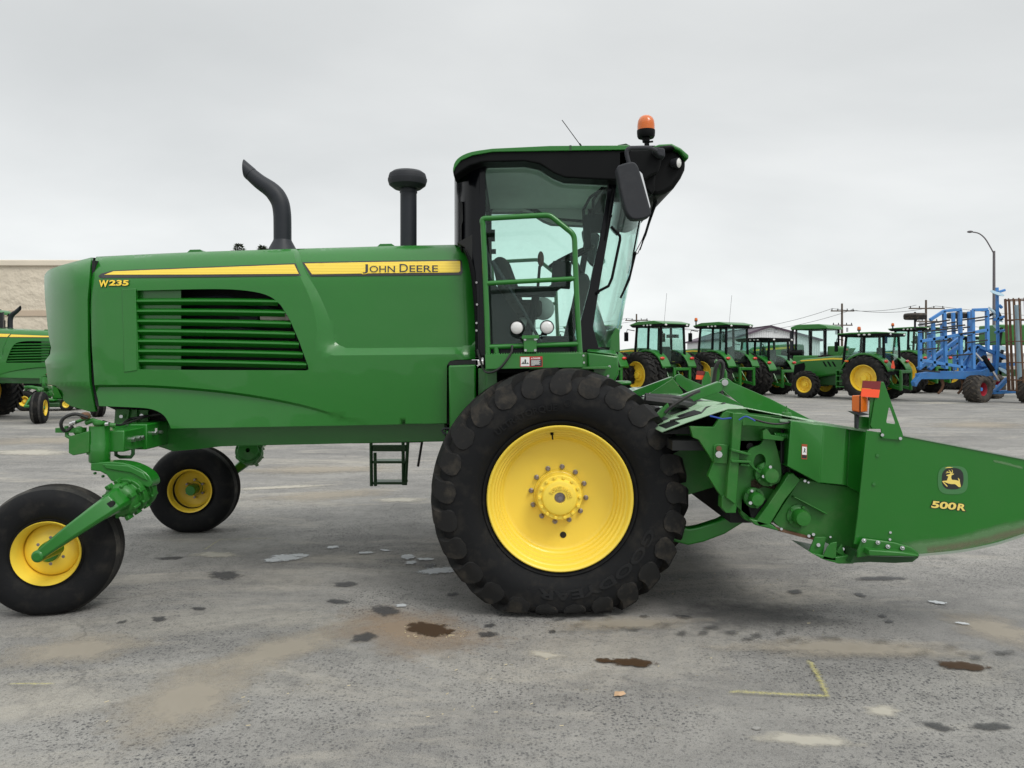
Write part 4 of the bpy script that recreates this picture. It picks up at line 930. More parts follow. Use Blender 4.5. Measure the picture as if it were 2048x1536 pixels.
for i in range(1):
    r = R_[-1]; mb.add([p for p in r]+[Vector((p.x-.03,p.y,p.z-.10)) for p in r]+[Vector((p.x-.12,p.y,p.z-.10)) for p in r]+[Vector((p.x-.12,p.y,p.z)) for p in r], [(j+W1*k, j+1+W1*k, j+1+W1*((k+1)%4), j+W1*((k+1)%4)) for j in range(KK) for k in range(4)])
part('windscreen_sill', mb, M['black'])
mb = MB(); mb.box(R_[-1][0].x-1.1, R_[-1][0].x+.1, YF+.1, YB-.1, 1.62, 1.67); mb.box(-.2,.45,YF+.05,YB-.05,1.50,1.63); part('cab_floor', mb, M['black'], bevel=.01)
# roof
rf = spline([(908,354),(906,335),(918,319),(943,308),(985,302)],3)+[(1100,300),(1250,300),(1262,300),(1262,360),(1228,360),(1130,355),(1108,346),(1080,328),(1050,322),(965,324),(940,331),(920,344)]
mb = MB(); mb.prism(rf, 5.16, 5.335); part('roof_side', mb, M['black'], both=True, bevel=.03, seg=3)
mb = MB(); mb.box(P(962,0,5.16).x,P(1262,0,5.16).x,5.33,6.87,2.965,3.02); part('roof_body', mb, M['black'])
mb = MB(); mb.prism([(965,326),(1050,324),(1080,330),(1108,348),(1130,357),(1225,362),(1225,310),(965,310)], 5.337, 5.345, Yr=5.16); part('headliner_trim', mb, M['liner'], both=True)
mb = MB(); mb.prism(spline([(906.5,344),(908,328),(919,314),(943,303.5),(985,297)],3)+[(1100,291.5),(1180,291),(1258,290.5),(1262,299),(1100,301.5),(985,303.5),(945,310.5),(922,320.5),(911,334)], 5.145, 7.055); 
o = part('roof_skin', mb, M['green'], bevel=.012, seg=3)
mb = MB(); mb.prism([(1139,290.4),(1143,290.4),(1143,301),(1139,301)], 5.142, 5.16); mb.prism([(1236,290),(1252,287),(1262,292),(1236,294)],5.3,5.4); part('roof_seam', mb, M['dgreen'])
mb = MB(); pod = [(1236,300),(1262,300),(1300,297),(1316,292),(1340,289),(1358,296),(1371,309),(1376,318),(1374,335),(1366,352),(1352,372),(1335,383),(1318,389),(1304,384),(1292,372),(1280,364),(1262,360),(1236,356)]
podm = [(1312,300),(1326,296),(1346,298),(1362,309),(1368,322),(1362,345),(1346,362),(1326,366),(1322,340),(1322,318)]
mb.prism(pod, 5.30, 6.90, Yr=5.25); part('lamp_pod', mb, M['black'], bevel=.03, seg=3)
mb = MB(); mb.prism([(1236,301),(1300,297),(1316,292),(1324,300),(1322,330),(1316,345),(1300,352),(1285,366),(1262,362),(1236,357)], 5.16, 5.32); mb.prism([(1316,292),(1344,289),(1352,296),(1330,299),(1326,310),(1322,330),(1314,330)], 5.2, 5.34); mb.prism([(1285,350),(1312,348),(1310,380),(1304,390),(1292,378),(1280,364)], 5.22, 5.36); part('pod_corner', mb, M['black'], both=True, bevel=.018, seg=3)
mb = MB(); mb.prism([(1300,296),(1318,288.5),(1344,287),(1362,296),(1378,310),(1377,318),(1372,316),(1360,303),(1342,294),(1322,295)], 5.25, 6.95); part('roof_visor', mb, M['green'], bevel=.008)
for Y_, s in ((5.27,0),(6.93,1)):
    c = P(1355,326,5.27); c.y = Y_; ax = Vector((.75,-.65 if not s else .65,-.1)).normalized(); mb = MB(); mb.lathe([(0,-.05),(.03,-.04),(.036,0),(.036,.01),(.032,.012)], c, ax, 20); o = part('roof_lamp', mb, M['grey']); k = MB(); k.lathe([(.033,.011),(.02,.02),(0,.024)], c, ax, 20); k.build('lens', M['lampglass'], o)
mb = MB(); mb.prism([(1308,293),(1330,296),(1331,314),(1318,312),(1306,302)], 5.10, 5.2); part('mirror_mount', mb, M['grey'], both=True, bevel=.01)
# mirrors
mb = MB(); mb.tube([P(*t) for t in spline([(1312,302,5.08),(1298,296,5.0),(1270,296,4.95),(1258,297,4.93),(1253.5,304,4.93),(1255,316,4.93),(1260,334,4.93)],4)], .0145, 12); o1, o2 = part('mirror_arm', mb, M['grey'], both=True)
mb = MB(); ml = spline([(1232,340),(1240,332),(1262,326.5),(1272,332),(1279,350),(1297,414),(1300,430),(1290,438),(1268,441),(1256,434),(1247,415),(1238,375)],3,True); mb.prism(ml, 4.86, 4.95, Yr=4.9); o1, o2 = part('wing_mirror', mb, M['grey'], both=True, bevel=.02, seg=3)
mb = MB(); mb.prism([(1274,341),(1283,350),(1299,414),(1297,430),(1290,424)], 4.87, 4.94, Yr=4.9); part('mirror_glass', mb, M['mirror'], both=True)
# beacon
mb = MB(); c = P(1292,276,5.3); mb.lathe([(.024,-.03),(.028,0),(.054,.0),(.06,.012),(.062,.035),(.062,.052)], c, (0,0,1), 28, cap=True); mb.cyl(P(1294,296,5.3),P(1293,272,5.3),.017,12); mb.cyl(P(1297,284,5.28),P(1306,283,5.28),.007,8); mb.cyl(P(1286,297,5.3),P(1310,297,5.3),.02,10); be = part('beacon', mb, M['black'])
k = MB(); k.lathe([(.059,.05),(.059,.09),(.055,.118),(.044,.140),(.026,.152),(0,.156)], c, (0,0,1), 28); k.build('lens', M['lens'], be)
mb = MB(); mb.tube([P(1162,292,5.6),P(1124,240,5.6)], .0028, 6); mb.cyl(P(1163,293,5.6),P(1159,287,5.6),.006,8); part('antenna', mb, M['black'])
mb = MB(); mb.tube([P(*t) for t in ((1308,385,5.5),(1311,405,5.5),(1306,420,5.5),(1280,500,5.45))], [.014,.016,.012,.004], 8); mb.tube([P(1312,405,5.45),P(1292,470,5.42),P(1275,508,5.42)], .003, 6); mb.tube([P(1304,430,5.45),P(1284,480,5.42),P(1270,506,5.42)], .003, 6)
mb.tube([P(1270,510,5.45),P(1258,560,5.45),P(1241,596,5.45)], .008, 6); mb.tube([P(1279,442,5.47),P(1268,500,5.45),P(1262,545,5.45),P(1243,592,5.45)], .006, 6); mb.tube([P(1300,380,5.5),P(1312,395,5.5)], .006, 6); mb.ball(P(1270,507,5.43), .014, 6); part('wiper', mb, M['black'])
# interior
mb = MB(); hl = [(965,328),(1050,325),(1080,331),(1108,349),(1130,358),(1232,362),(1225,372),(1120,366),(1085,352),(1050,340),(1000,338),(968,350)]
mb.box(P(968,340,5.3).x, P(1240,340,5.3).x, 5.35, 6.85, 2.945, 2.963); part('headliner', mb, M['liner'])

Yi = 6.1; sx = lambda u: (u-1024)*Yi/F
mb = MB(); zf = 1.67
A = [(sx(985),2.36),(sx(1000),2.40),(sx(1018),2.36),(sx(1040),2.12),(sx(1050),1.98),(sx(1030),1.93),(sx(1005),2.0)]
mb.slab([Vector((x,5.85,z)) for x, z in A], (0,.5,0)); mb.box(sx(1005),sx(1082),5.83,6.37,1.93,2.06); part('seat', mb, M['seatf'], bevel=.04, seg=3)
mb = MB(); mb.box(sx(1015),sx(1070),5.93,6.27,1.66,1.93); mb.ball(Vector((sx(1085),6.0,2.0)), .09, 8, 0, (1,.8,1)); part('seat_pedestal', mb, M['liner'], bevel=.02)
mb = MB(); mb.box(sx(1030),sx(1105),5.62,5.78,2.07,2.14); mb.beam((sx(1090),5.7,2.1),(sx(1135),5.7,2.22),.12,.06); mb.tube([(sx(1050),5.7,1.7),(sx(1070),5.7,2.1)], .03, 8); mb.tube([(sx(1072),5.72,2.12),(sx(1076),5.72,2.3)], .012, 8); o = part('armrest_console', mb, M['black'], bevel=.02)
k = MB(); k.ball(Vector((sx(1078),5.72,2.35)), .035, 8, 0, (.7,.6,1.7)); k.build('control_lever', paint('brown_lever',(.10,.035,.02),.4), o)
mb = MB(); a = Vector((sx(1098),5.66,2.23)); mb.beam(a, a+Vector((.14,0,-.01)), .03, .20); part('monitor', mb, M['black'], bevel=.008)
mb = MB(); a = Vector((sx(1190),6.1,1.66)); b = Vector((sx(1162),6.1,2.28)); mb.beam(a, b, .22, .26, w2=.10, h2=.10); part('steering_column', mb, M['seatf'], bevel=.03)
mb = MB(); c = Vector((sx(1143),6.1,2.42)); ax = Vector((-.42,0,.9)).normalized(); e = Vector((0,1,0)); g = ax.cross(e)
mb.tube([c+(e*math.cos(t)+g*math.sin(t))*.19 for t in [2*math.pi*k/28 for k in range(28)]], .014, 8, closed=True)
for t in (0.3,2.4,4.4): mb.tube([c, c+(e*math.cos(t)+g*math.sin(t))*.19], .011, 8)
mb.tube([c, b], .025, 10); part('steering_wheel', mb, M['black'])
mb = MB(); mb.box(P(1175,440,5.8).x, P(1212,440,5.8).x, 5.78, 5.84, P(0,465,5.8).z, P(0,428,5.8).z); mb.tube([P(1188,440,5.8),P(1186,400,5.7),P(1210,368,5.5)], .012, 8); part('cab_mirror', mb, M['black'], bevel=.01)
mb = MB(); mb.tube([P(*t) for t in ((1212,372,5.45),(1180,395,5.45),(1167,420,5.45),(1168,450,5.45),(1172,470,5.45))], .011, 10); mb.beam(P(1172,430,5.45),P(1176,500,5.45),.05,.05); part('inner_handle', mb, M['black'], bevel=.01)
mb = MB(); mb.box(P(978,460,6.86).x,P(990,460,6.86).x,6.86,6.865,P(0,483,6.86).z,P(0,459,6.86).z); mb.box(P(979,500,6.86).x,P(992,500,6.86).x,6.86,6.865,P(0,508,6.86).z,P(0,498,6.86).z); part('window_sticker', mb, M['grey'])
# ================================================================ mower header
HY = 4.50; HF = 8.2; HO = (2.6, 6.35, .42)
H = empty('mower_header', HO, 0, HO); tag(H, 'green rotary mowing header with worn side sheets, carried on the front of the large windrower', 'mower header')
def hp_(name, mb, mats, both=False, sp=False, **k):
    if sp:
        for q in split(mb): hp_(name, q, mats, both, **k)
        return
    o = mb.build(name, mats, H, **k)
    if both: mb.mirror((HY+HF)/2).build(name, mats, H, **k)
    return o
# deck: section carried across the machine
mb = MB(); X = lambda u: P(u,0,HY).x; Z = lambda v: P(0,v,HY).z
def sect(name, pts, t, mat, y0=HY+.06, y1=HF-.06, **k):
    mb = MB(); a = [P(u,v,HY) for u,v in pts]; top = [Vector((p.x,y0,p.z)) for p in a]; topb = [Vector((p.x,y1,p.z)) for p in a]; n = len(a)
    mb.add(top+topb, [(i,i+1,n+i+1,n+i) for i in range(n-1)]); o = hp_(name, mb, mat, normals=False, **k); s = o.modifiers.new('t','SOLIDIFY'); s.thickness = t; s.offset = 0; return o
sheet = paint('sky_paled_green_deck_sheet', (.22,.36,.22), .25, .6, dirt=.5, dcol=(.5,.52,.45), ds=5)  # green lightened in the base colour to imitate the reflected sky
sect('deck_sheet', [(1328,866),(1380,846),(1440,826),(1462,819),(1500,818),(1640,846),(1700,856),(1760,868)], .006, sheet)
mb = MB()
for u0,v0,u1,v1,dy_ in ((1338,862,1368,850.5,0),(1384,845,1424,831.5,.12)):
    for k in range(7):
        y0 = 4.6+dy_+k*.34; a = P(u0,v0-2,HY); b = P(u1,v1-2,HY); mb.add([Vector((a.x,y0,a.z)),Vector((b.x,y0,b.z)),Vector((b.x,y0+.22,b.z)),Vector((a.x,y0+.22,a.z))],[(0,1,2,3)])
hp_('anti_slip_pad', mb, M['black'], normals=False, sp=True)
mb = MB(); mb.box(X(1352),X(1700),HY+.10,HF-.10,Z(905),Z(885)); mb.box(X(1480),X(1700),HY+.2,HF-.2,Z(1060),Z(905)); hp_('conveyor_chamber', mb, M['dark'])
mb = MB(); 
for y in (6.3,): mb.tube([Vector((X(1362),y0,Z(838)+.02*math.sin(y0*6))) for y0 in [5.2+.25*k for k in range(11)]], .03, 10)
mb.tube([Vector((X(1362)-.1+.03*math.cos(y0*4),y0,Z(830)+.02*math.sin(y0*6))) for y0 in [5.2+.25*k for k in range(11)]], .026, 10); hp_('hydraulic_hose', mb, M['hydh'], sp=True)
mb = MB(); mb.tube([P(1340,842,4.75),P(1375,833,4.72),P(1402,827,4.7)], .007,6); mb.tube([P(1402,827,4.7),P(1412,815,4.85),P(1450,806,5.0),P(1425,822,4.75),P(1470,830,4.6)], .006,6); mb.tube([P(1420,832,4.55),P(1445,838,4.5),P(1463,836,4.48)],.005,6,1); mb.tube([P(*t) for t in spline([(1478,840,4.48),(1490,833,4.47),(1500,836,4.46),(1510,842,4.46)],3)],.005,6,1); mb.tube([P(*t) for t in spline([(1500,836,4.47),(1530,845,4.47),(1555,848,4.47),(1580,845,4.47)],4)],.006,6,0); hp_('sensor_cable', mb, [M['hydh'],M['bluew']])
mb = MB(); c = P(1573,828,4.75); mb.lathe([(.026,-.05),(.03,.0),(.026,.01),(.012,.012),(.01,.03),(0,.032)], c, (0,0,1), 20); mb.cyl(c+Vector((0,0,.03)), c+Vector((0,0,.05)), .004, 6); hp_('oil_filler', mb, M['green2'])
# end sheets
mb = MB(); mb.prism([(1326,868),(1385,850),(1425,860),(1385,868)], HY+.15, HY+.2); hp_('seal_strip', mb, M['dark'], both=True)
mb = MB(); mb.prism([(1343,874),(1378,855),(1385,862),(1398,884),(1426,925),(1426,975),(1376,990),(1345,998),(1330,940)], HY+.42, HY+.46); hp_('rear_guard', mb, M['green2'], both=True, bevel=.003)
mb = MB(); mb.prism([(1380,853),(1428,854),(1447,826),(1453,822),(1475,826),(1472,900),(1462,1002),(1444,995),(1430,975),(1416,952),(1427,925),(1424,920),(1398,880),(1386,875)], HY+.05, HY+.09); mb.prism([(1428,891),(1436,888),(1456,890),(1455,928),(1428,926)], HY+.035, HY+.05)
mb.prism([(1444,995),(1448,990),(1474,1008),(1472,1026),(1452,1026),(1443,1015)], HY+.04, HY+.12); hp_('rear_side_sheet', mb, M['green2'], both=True, bevel=.003)
mb = MB(); mb.prism([(1466,826),(1486,826),(1484,852),(1480,900),(1476,960),(1472,1010),(1453,996),(1456,950),(1463,900),(1465,860)], HY, HY+.07); mb.prism([(1484,827),(1580,840),(1580,860),(1574,858),(1490,851),(1485,853)], HY, HY+.05); mb.prism([(1480,930),(1484,926),(1500,930),(1500,934),(1482,932)],HY,HY+.05); hp_('side_frame', mb, M['green2'], both=True, bevel=.004)
mb = MB(); mb.prism([(1474,848),(1580,848),(1580,960),(1560,1010),(1530,1040),(1500,1035),(1470,1010)], HY+.10, HY+.14); hp_('inner_sheet', mb, M['green2'], both=True)
mb = MB(); mb.prism([(1518,1052),(1512,1044),(1540,1005),(1578,948),(1586,946),(1602,960),(1570,1000),(1548,1036),(1540,1050)], HY+.0, HY+.06); mb.prism([(1500,1038),(1520,1042),(1545,1050),(1560,1062),(1550,1060),(1510,1050)], HY+.0, HY+.08); hp_('diagonal_brace', mb, M['green2'], both=True, bevel=.005)
mb = MB(); mb.prism([(1602,955),(1640,966),(1690,972),(1738,985),(1738,1092),(1712,1100),(1698,1112),(1690,1114),(1662,1090),(1640,1080),(1600,1070),(1572,1062),(1556,1052),(1546,1042),(1560,1020)], HY+.06, HY+.12); mb.prism([(1587,994),(1590,993),(1622,1010),(1655,1027),(1656,1030),(1652,1029)], HY+.02, HY+.07); hp_('lower_side_sheet', mb, M['green2'], both=True, bevel=.004)
# tilt plate with lens-shaped opening and its bearing
tp = spline([(1493,908),(1503,896),(1520,890),(1526,882),(1530,872),(1545,872),(1552,888),(1556,905),(1562,930),(1562,958),(1552,968),(1540,968),(1530,962),(1522,950),(1505,935),(1494,922)],2,True)
mb = MB(); mb.prism(tp, HY+.04, HY+.06, holes=[spline([(1512,912),(1522,908),(1530,915),(1531,928),(1524,938),(1514,938),(1507,928)],3,True)]); hp_('tilt_plate', mb, M['green2'], both=True, bevel=.002)
mb = MB(); mb.prism([(1463,897),(1503,908),(1502,912),(1463,902)], HY-.02, HY+.07); mb.prism([(1463,920),(1502,922),(1502,926),(1463,925)], HY-.02, HY+.07); mb.prism([(1464,902),(1500,910),(1500,923),(1464,921)], HY+.03, HY+.05); hp_('link_bracket', mb, M['green2'], both=True, bevel=.002)
mb = MB(); mb.prism([(1526,862),(1534,858),(1543,870),(1570,874),(1566,882),(1526,878)], HY-.01, HY+.05); hp_('spring_bracket', mb, M['green2'], both=True, bevel=.002)
mb = MB(); c0 = P(1548,871,HY+.02); c1 = P(1578,873,HY+.02); n = 80; mb.tube([c0.lerp(c1,k/n)+Vector((0,math.cos(k*.7)*.016,math.sin(k*.7)*.016)) for k in range(n+1)], .004, 6); hp_('tension_spring', mb, M['green'], both=True)
mb = MB(); mb.tube([P(1564,858,HY+.05),P(1562,940,HY+.05)], .007, 8); mb.tube([P(1571,860,HY+.09),P(1566,945,HY+.09)], .02, 8); mb.prism([(1568,858),(1580,860),(1578,945),(1566,950)], HY+.085, HY+.1); hp_('drive_shaft', mb, M['dark'], both=True)
for u, v, r, l, rb_ in ((1541,951,.047,.10,.072),(1514,999,.040,.09,.06),(1604,1036,.048,.10,.07)):
    mb = MB(); c = P(u,v,HY+.0); c.y = HY+.08; mb.lathe([(rb_,0),(rb_,.03),(r+.008,.032),(r,.038),(r*.93,l),(r*.85,l+.008),(0,l+.01)], c, (0,-1,0), 28)
    for x, z in radii(rb_*.86, 5, .4): mb.cyl(c+Vector((x,0,z)), c+Vector((x,-.045,z)), .0095, 6)
    hp_('bearing_cover', mb, M['green2'], both=True)
mb = MB(); mb.lathe([(.022,-.0),(.014,0),(.014,.02)], P(1500,893,HY+.095), (0,1,0), 20); mb.lathe([(.02,0),(.014,.001),(.0,.002)], P(1500,893,HY+.094), (0,-1,0), 20); mb.prism([(1497,1012),(1535,1000),(1545,1020),(1520,1042),(1503,1036)], HY+.085,HY+.1); hp_('inspection_hole', mb, M['dark'], both=True)
mb = MB()
for u, v, r in ((1438,909,.02),(1541,934,.009),(1527,953,.009),(1501,1006,.010),(1504,982,.008),(1519,995,.008),(1627,1069,.009),(1618,1072,.009),(1637,1090,.011),(1663,1102,.011),(1686,1098,.009),(1610,962,.008),(1617,965,.006),(1563,1058,.008),(1661,1074,.006)): mb.cyl(P(u,v,HY+.06),P(u,v,HY-.015),r*1.0,8)
hp_('side_bolt', mb, M['steel'], both=True, sp=True)
mb = MB(); mb.cyl(P(1438,897,HY+.06),P(1438,897,HY+.01),.016,10); mb.prism([(1548,1050),(1560,1058),(1600,1068),(1640,1080),(1640,1083),(1598,1073),(1556,1062)], HY+.03, HY+.09); hp_('rusty_edge', mb, M['rust'], both=True)
mb = MB(); mb.prism([(1630,1074),(1652,1074),(1646,1112),(1618,1103)], HY-.0, HY+.012); mb.prism([(1662,1086),(1674,1084),(1672,1122),(1644,1118),(1655,1095)], HY-.04, HY-.028); mb.prism([(1672,1104),(1684,1088),(1690,1112),(1682,1110)],HY-.02,HY-.01); mb.prism([(1618,1103),(1640,1115),(1672,1124),(1700,1124),(1718,1110),(1700,1106),(1660,1112)], HY-.04, HY+.3, Yr=HY); hp_('shoe_bracket', mb, M['green2'], both=True, bevel=.003)
# faceted shield box
mb = MB(); yb = HY-.06
pts3 = [[P(1578,841,yb+.06),P(1576,931,yb+.06)],[P(1582,841.5,yb),P(1574,932,yb)],[P(1646,850,yb),P(1638,966,yb)],[P(1652,851,yb+.015),P(1643,966,yb+.015)],[P(1691,857,yb+.02),P(1685,970,yb+.02)],[P(1699,858,yb+.09),P(1694,972,yb+.09)]]
A = [p for r in pts3 for p in r]; nn_ = len(pts3)
B_ = [Vector((p.x,HY+.3,p.z)) for p in A]
mb.add(A, [(2*i,2*i+2,2*i+3,2*i+1) for i in range(nn_-1)]); mb.add([pts3[i][0] for i in range(nn_)]+[Vector((pts3[i][0].x,HY+.3,pts3[i][0].z)) for i in range(nn_)], [(i,i+1,nn_+i+1,nn_+i) for i in range(nn_-1)]); mb.add([pts3[i][1] for i in range(nn_)]+[Vector((pts3[i][1].x,HY+.3,pts3[i][1].z)) for i in range(nn_)], [(i,i+1,nn_+i+1,nn_+i) for i in range(nn_-1)])
mb.add([pts3[0][0],pts3[0][1],Vector((pts3[0][1].x,HY+.3,pts3[0][1].z)),Vector((pts3[0][0].x,HY+.3,pts3[0][0].z))],[(0,1,2,3)])
hp_('shield_box', mb, M['green'], both=True, bevel=.004)
mb = MB(); mb.prism([(1699,858),(1736,863),(1728,990),(1722,988),(1718,985),(1694,972)], HY+.03, HY+.3); hp_('corner_sheet', mb, M['green'], both=True, bevel=.003)
mb = MB(); mb.prism([(1560,838),(1640,845),(1700,854),(1734,859),(1734,864),(1700,859),(1640,850),(1560,843)], HY-.01, HY+.12); hp_('top_flange', mb, sheet, both=True)
mb = MB(); q2 = lambda a,b,c,d,s=.0: [(a,b),(c,b+.8),(c-s,d+.8),(a-s,d)]
Yw = yb-.002
decal(mb, q2(1603.5,888,1614.5,918,.5), lambda u,v: Yw, 0, 60); decal(mb, q2(1604.5,893,1613.5,909,.3), lambda u,v: Yw-.001, 1, 60); decal(mb, q2(1604.5,910,1613.5,916,.3), lambda u,v: Yw-.001, 2, 60); decal(mb, [(1607,905),(1609,899),(1608,897),(1610,896),(1611,899),(1610,902),(1612,905),(1610.5,905),(1609.3,902.5),(1608.2,905.4)], lambda u,v: Yw-.002, 2, 60)
hp_('warning_label', mb, [paint('label_orange',(.35,.07,.02),.5), M['white'], M['decal_k']], normals=False, weld=False)
# big divider side sheet
DY = HY-.10
big = [(1733,861),(1805,870),(1900,888),(2048,917),(2160,945),(2230,985),(2200,1020),(2130,1048)]+spline([(2130,1048),(2048,1073),(1990,1091),(1920,1105),(1838,1113)],4)[1:]+[(1760,1096),(1708,1088),(1716,1030),(1727,920)]
mb = MB(); mb.prism(big, DY, DY+.012); hp_('divider_sheet', mb, M['green'], both=True, bevel=.002)
mb = MB(); e1 = spline([(1838,1113),(1920,1105),(1990,1091),(2048,1073),(2130,1048)],4); mb.prism(e1+[(u,v-4) for u,v in e1[::-1]], DY-.012, DY+.05)
e2 = [(1806,870),(1900,888),(2048,917),(2160,945)]; mb.prism(e2+[(u,v+2.2) for u,v in e2[::-1]], DY-.006, DY+.05); hp_('sheet_edge', mb, paint('bare_worn_edge',(.30,.36,.30),.5,metal=.3,dirt=.6,dcol=(.3,.27,.22),ds=12), both=True)
mb = MB(); sk = [(1724,1079),(1730,1077),(1790,1085),(1822,1094),(1838,1106),(1838,1114),(1800,1112),(1740,1112),(1715,1116),(1716,1100)]; mb.prism(sk, DY-.03, DY-.012); mb.prism([(1738,1100),(1800,1104),(1838,1110),(1838,1114),(1800,1113),(1738,1112)], DY-.09, DY-.02); hp_('skid_shoe', mb, M['green2'], both=True, bevel=.006)
mb = MB(); mb.prism([(1714,1104),(1740,1112),(1838,1114),(1825,1124),(1790,1126),(1740,1124),(1700,1126)], DY-.0, DY+.3); hp_('wear_plate', mb, M['dgreen'], both=True)
mb = MB()
for u, v in ((1728,1081),(1756,1085),(1776,1093),(1805,1096)): mb.cyl(P(u,v,DY-.03),P(u,v,DY-.045),.012,8); mb.ball(P(u,v,DY-.045),.008,6)
for u, v in ((1765,870),(1801,877)): mb.cyl(P(u,v,DY-.012),P(u,v,DY-.022),.009,8)
for u, v in ((1781,1065),(1780,1079)): mb.cyl(P(u,v,DY),P(u,v,DY-.01),.007,8)
hp_('carriage_bolt', mb, M['steel'], both=True, sp=True)
mb = MB()
for u, v in ((1755,911),(1748,968),(1719,1103)): mb.cyl(P(u,v,DY),P(u,v,DY-.008),.009,10)
hp_('painted_bolt', mb, M['green'], both=True, sp=True)
# emblem and model number
sm = stainmat('scraped_muddy_paint', (.22,.17,.12), .8, .8, .7, .45, 30, 9); sm2 = stainmat('scraped_pale_paint', (.16,.30,.14), .6, .75, .5, .6, 9, 7)
def scrape(px, wd, mat, Yv):
    vs_ = []; ed = []; fs = []; p_ = spline(px, 5)
    for i, (u, v) in enumerate(p_):
        for e, s_ in ((0,-1),(1,0),(.55,.8)): vs_.append(P(u, v+s_*wd, Yv)-Vector(HO)); ed.append(e if 0 < i < len(p_)-1 else 0)
        if i: b_ = 3*i; fs += [(b_-3,b_-2,b_+1,b_),(b_-2,b_-1,b_+2,b_+1)]
    me = bpy.data.meshes.new('scrape_mark'); me.from_pydata(vs_, [], fs); me.attributes.new('edge','FLOAT','POINT').data.foreach_set('value', ed); me.materials.append(mat)
    o = bpy.data.objects.new('scrape_mark', me); COL.objects.link(o); o.parent = H
scrape([(1850,1100),(1900,1093),(1960,1082),(2020,1066),(2070,1052)], 12, sm, DY-.002); scrape([(1800,1098),(1880,1090),(1960,1074),(2040,1052),(2090,1040)], 22, sm2, DY-.0012)
scrape([(1500,970),(1530,962),(1556,975),(1550,1010),(1530,1038)], 16, stainmat('caked_dirt', (.05,.032,.02), .9, .75, .4, .8, 30, 8), HY+.097); scrape([(1985,921),(2010,926),(2048,936)], 4, sm2, DY-.0014)
mb = MB(); Z0 = lambda o: (lambda u, v: DY-o)
zc = lambda L_: [(1840+x/10.97, 900+y/10.97) for x, y in L_]
def sq(cx, cy, a, b, p=3.2, n=40): return [(cx+a*math.copysign(abs(math.cos(t))**(2/p),math.cos(t)), cy+b*math.copysign(abs(math.sin(t))**(2/p),math.sin(t))) for t in [2*math.pi*k/n for k in range(n)]]
decal(mb, zc(sq(722,660,330,310)), Z0(.002), 2, 60); decal(mb, zc(sq(718,630,238,235,2.8)), Z0(.003), 0, 60)
deer = [(580,548),(640,533),(668,512),(700,516),(748,520),(740,535),(705,550),(688,562),(686,610),(697,648),(722,656),(790,660),(852,678),(838,640),(830,612),(846,620),(872,650),(874,690),(890,770),(896,800),(880,816),(845,810),(790,762),(760,748),(690,748),(620,735),(548,705),(520,702),(562,745),(606,792),(602,804),(580,796),(530,742),(485,686),(500,678),(588,672),(606,625),(622,578),(600,573),(582,566)]
decal(mb, zc(deer), Z0(.0042), 1, 60)
for L_ in ([(668,518),(660,500),(600,502),(566,512),(570,498),(610,486),(690,482),(700,520)],[(612,490),(578,468),(590,464),(634,486)],[(656,484),(640,455),(622,436),(640,440),(668,462),(678,484)],[(680,486),(708,480),(704,445),(684,426),(700,428),(718,450),(722,490),(700,518)],[(540,400),(600,376),(650,372),(730,382),(680,392),(600,394)]): decal(mb, zc(L_), Z0(.0046), 1, 60)
text(mb, '500', (1862,1015.5), (1911,1020), (1865,1001.5), Z0(.003), .09, 0, ref=.035); text(mb, '500', (1862,1015.5), (1911,1020), (1865,1001.5), Z0(.0042), .035, 1, ref=.035)
text(mb, 'R', (1914,1020.5), (1930.5,1022), (1917,1007), Z0(.003), .09, 0, ref=.035); text(mb, 'R', (1914,1020.5), (1930.5,1022), (1917,1007), Z0(.0042), .035, 1, ref=.035)
hp_('emblem_and_lettering', mb, [M['decal_k'], paint('cream_yellow_decal',(.85,.66,.16),.45,dirt=.1), paint('faded_decal_film',(.055,.19,.065),.3,dirt=.2,dcol=(.12,.2,.12))], normals=False, weld=False)
# markers
mb = MB(); mk = [(1756,763),(1768,764),(1806,868),(1805,881),(1764,877),(1762,858),(1745,858),(1741,850)]
mb.prism(mk, DY-.012, DY-.004, holes=[[(1778,815),(1781,816),(1791,845),(1790,848),(1774,846),(1773,843)]]); mb.slab([P(1741,795,DY+.0),P(1757,763,DY-.004),P(1763,858,DY-.004),P(1738,858,DY+.0)], (0,.012,0)); mb.prism([(1716,832),(1738,834),(1738,860),(1716,856)], DY+.05, DY+.06); hp_('marker_bracket', mb, M['green'], both=True, bevel=.002)
mb = MB(); mb.slab([P(1726,761,DY-.02),P(1762,763,DY-.02),P(1760,779,DY-.02),P(1724.5,776,DY-.02)], (0,.006,0)); mb.slab([P(1724,776.5,DY-.021),P(1760,779.5,DY-.021),P(1757.5,795.5,DY-.021),P(1722,793,DY-.021)], (0,.006,0), 1); hp_('marker_reflector', mb, [M['refl_r'],M['refl_o']], both=True)
mb = MB(); mb.prism([(1713,825),(1719,825),(1717,858),(1713,856)], DY, DY+.03); mb.prism([(1703,823),(1722,824),(1740,829),(1720,832)], DY-.02, DY+.04); lp = hp_('lamp_post', mb, M['grey'])
mb = MB(); ya = DY-.03
mb.add([P(1703,791,ya+.03),P(1720,790,ya),P(1720,825,ya),P(1703,822,ya+.03),P(1737,793,ya+.05),P(1736,824,ya+.05),P(1716,790,ya+.10),P(1716,822,ya+.10)], [(0,1,2,3),(1,4,5,2),(4,6,7,5),(6,0,3,7),(0,6,4,1),(3,2,5,7)]); lp = hp_('amber_lamp', mb, M['lens'], bevel=.006, seg=3)
mb = MB(); mb.slab([P(1719.5,791,ya-.002),P(1721.5,791,ya-.002),P(1721.5,824,ya-.002),P(1719.5,824,ya-.002)],(0,.004,0)); mb.build('lamp_bezel', M['black'], lp)
mb = MB()
for sgn in (0,1):
    t = MB(); t.slab([P(1308,788,DY),P(1345,762,DY),P(1358,800,DY),P(1308,800,DY)],(0,.01,0))
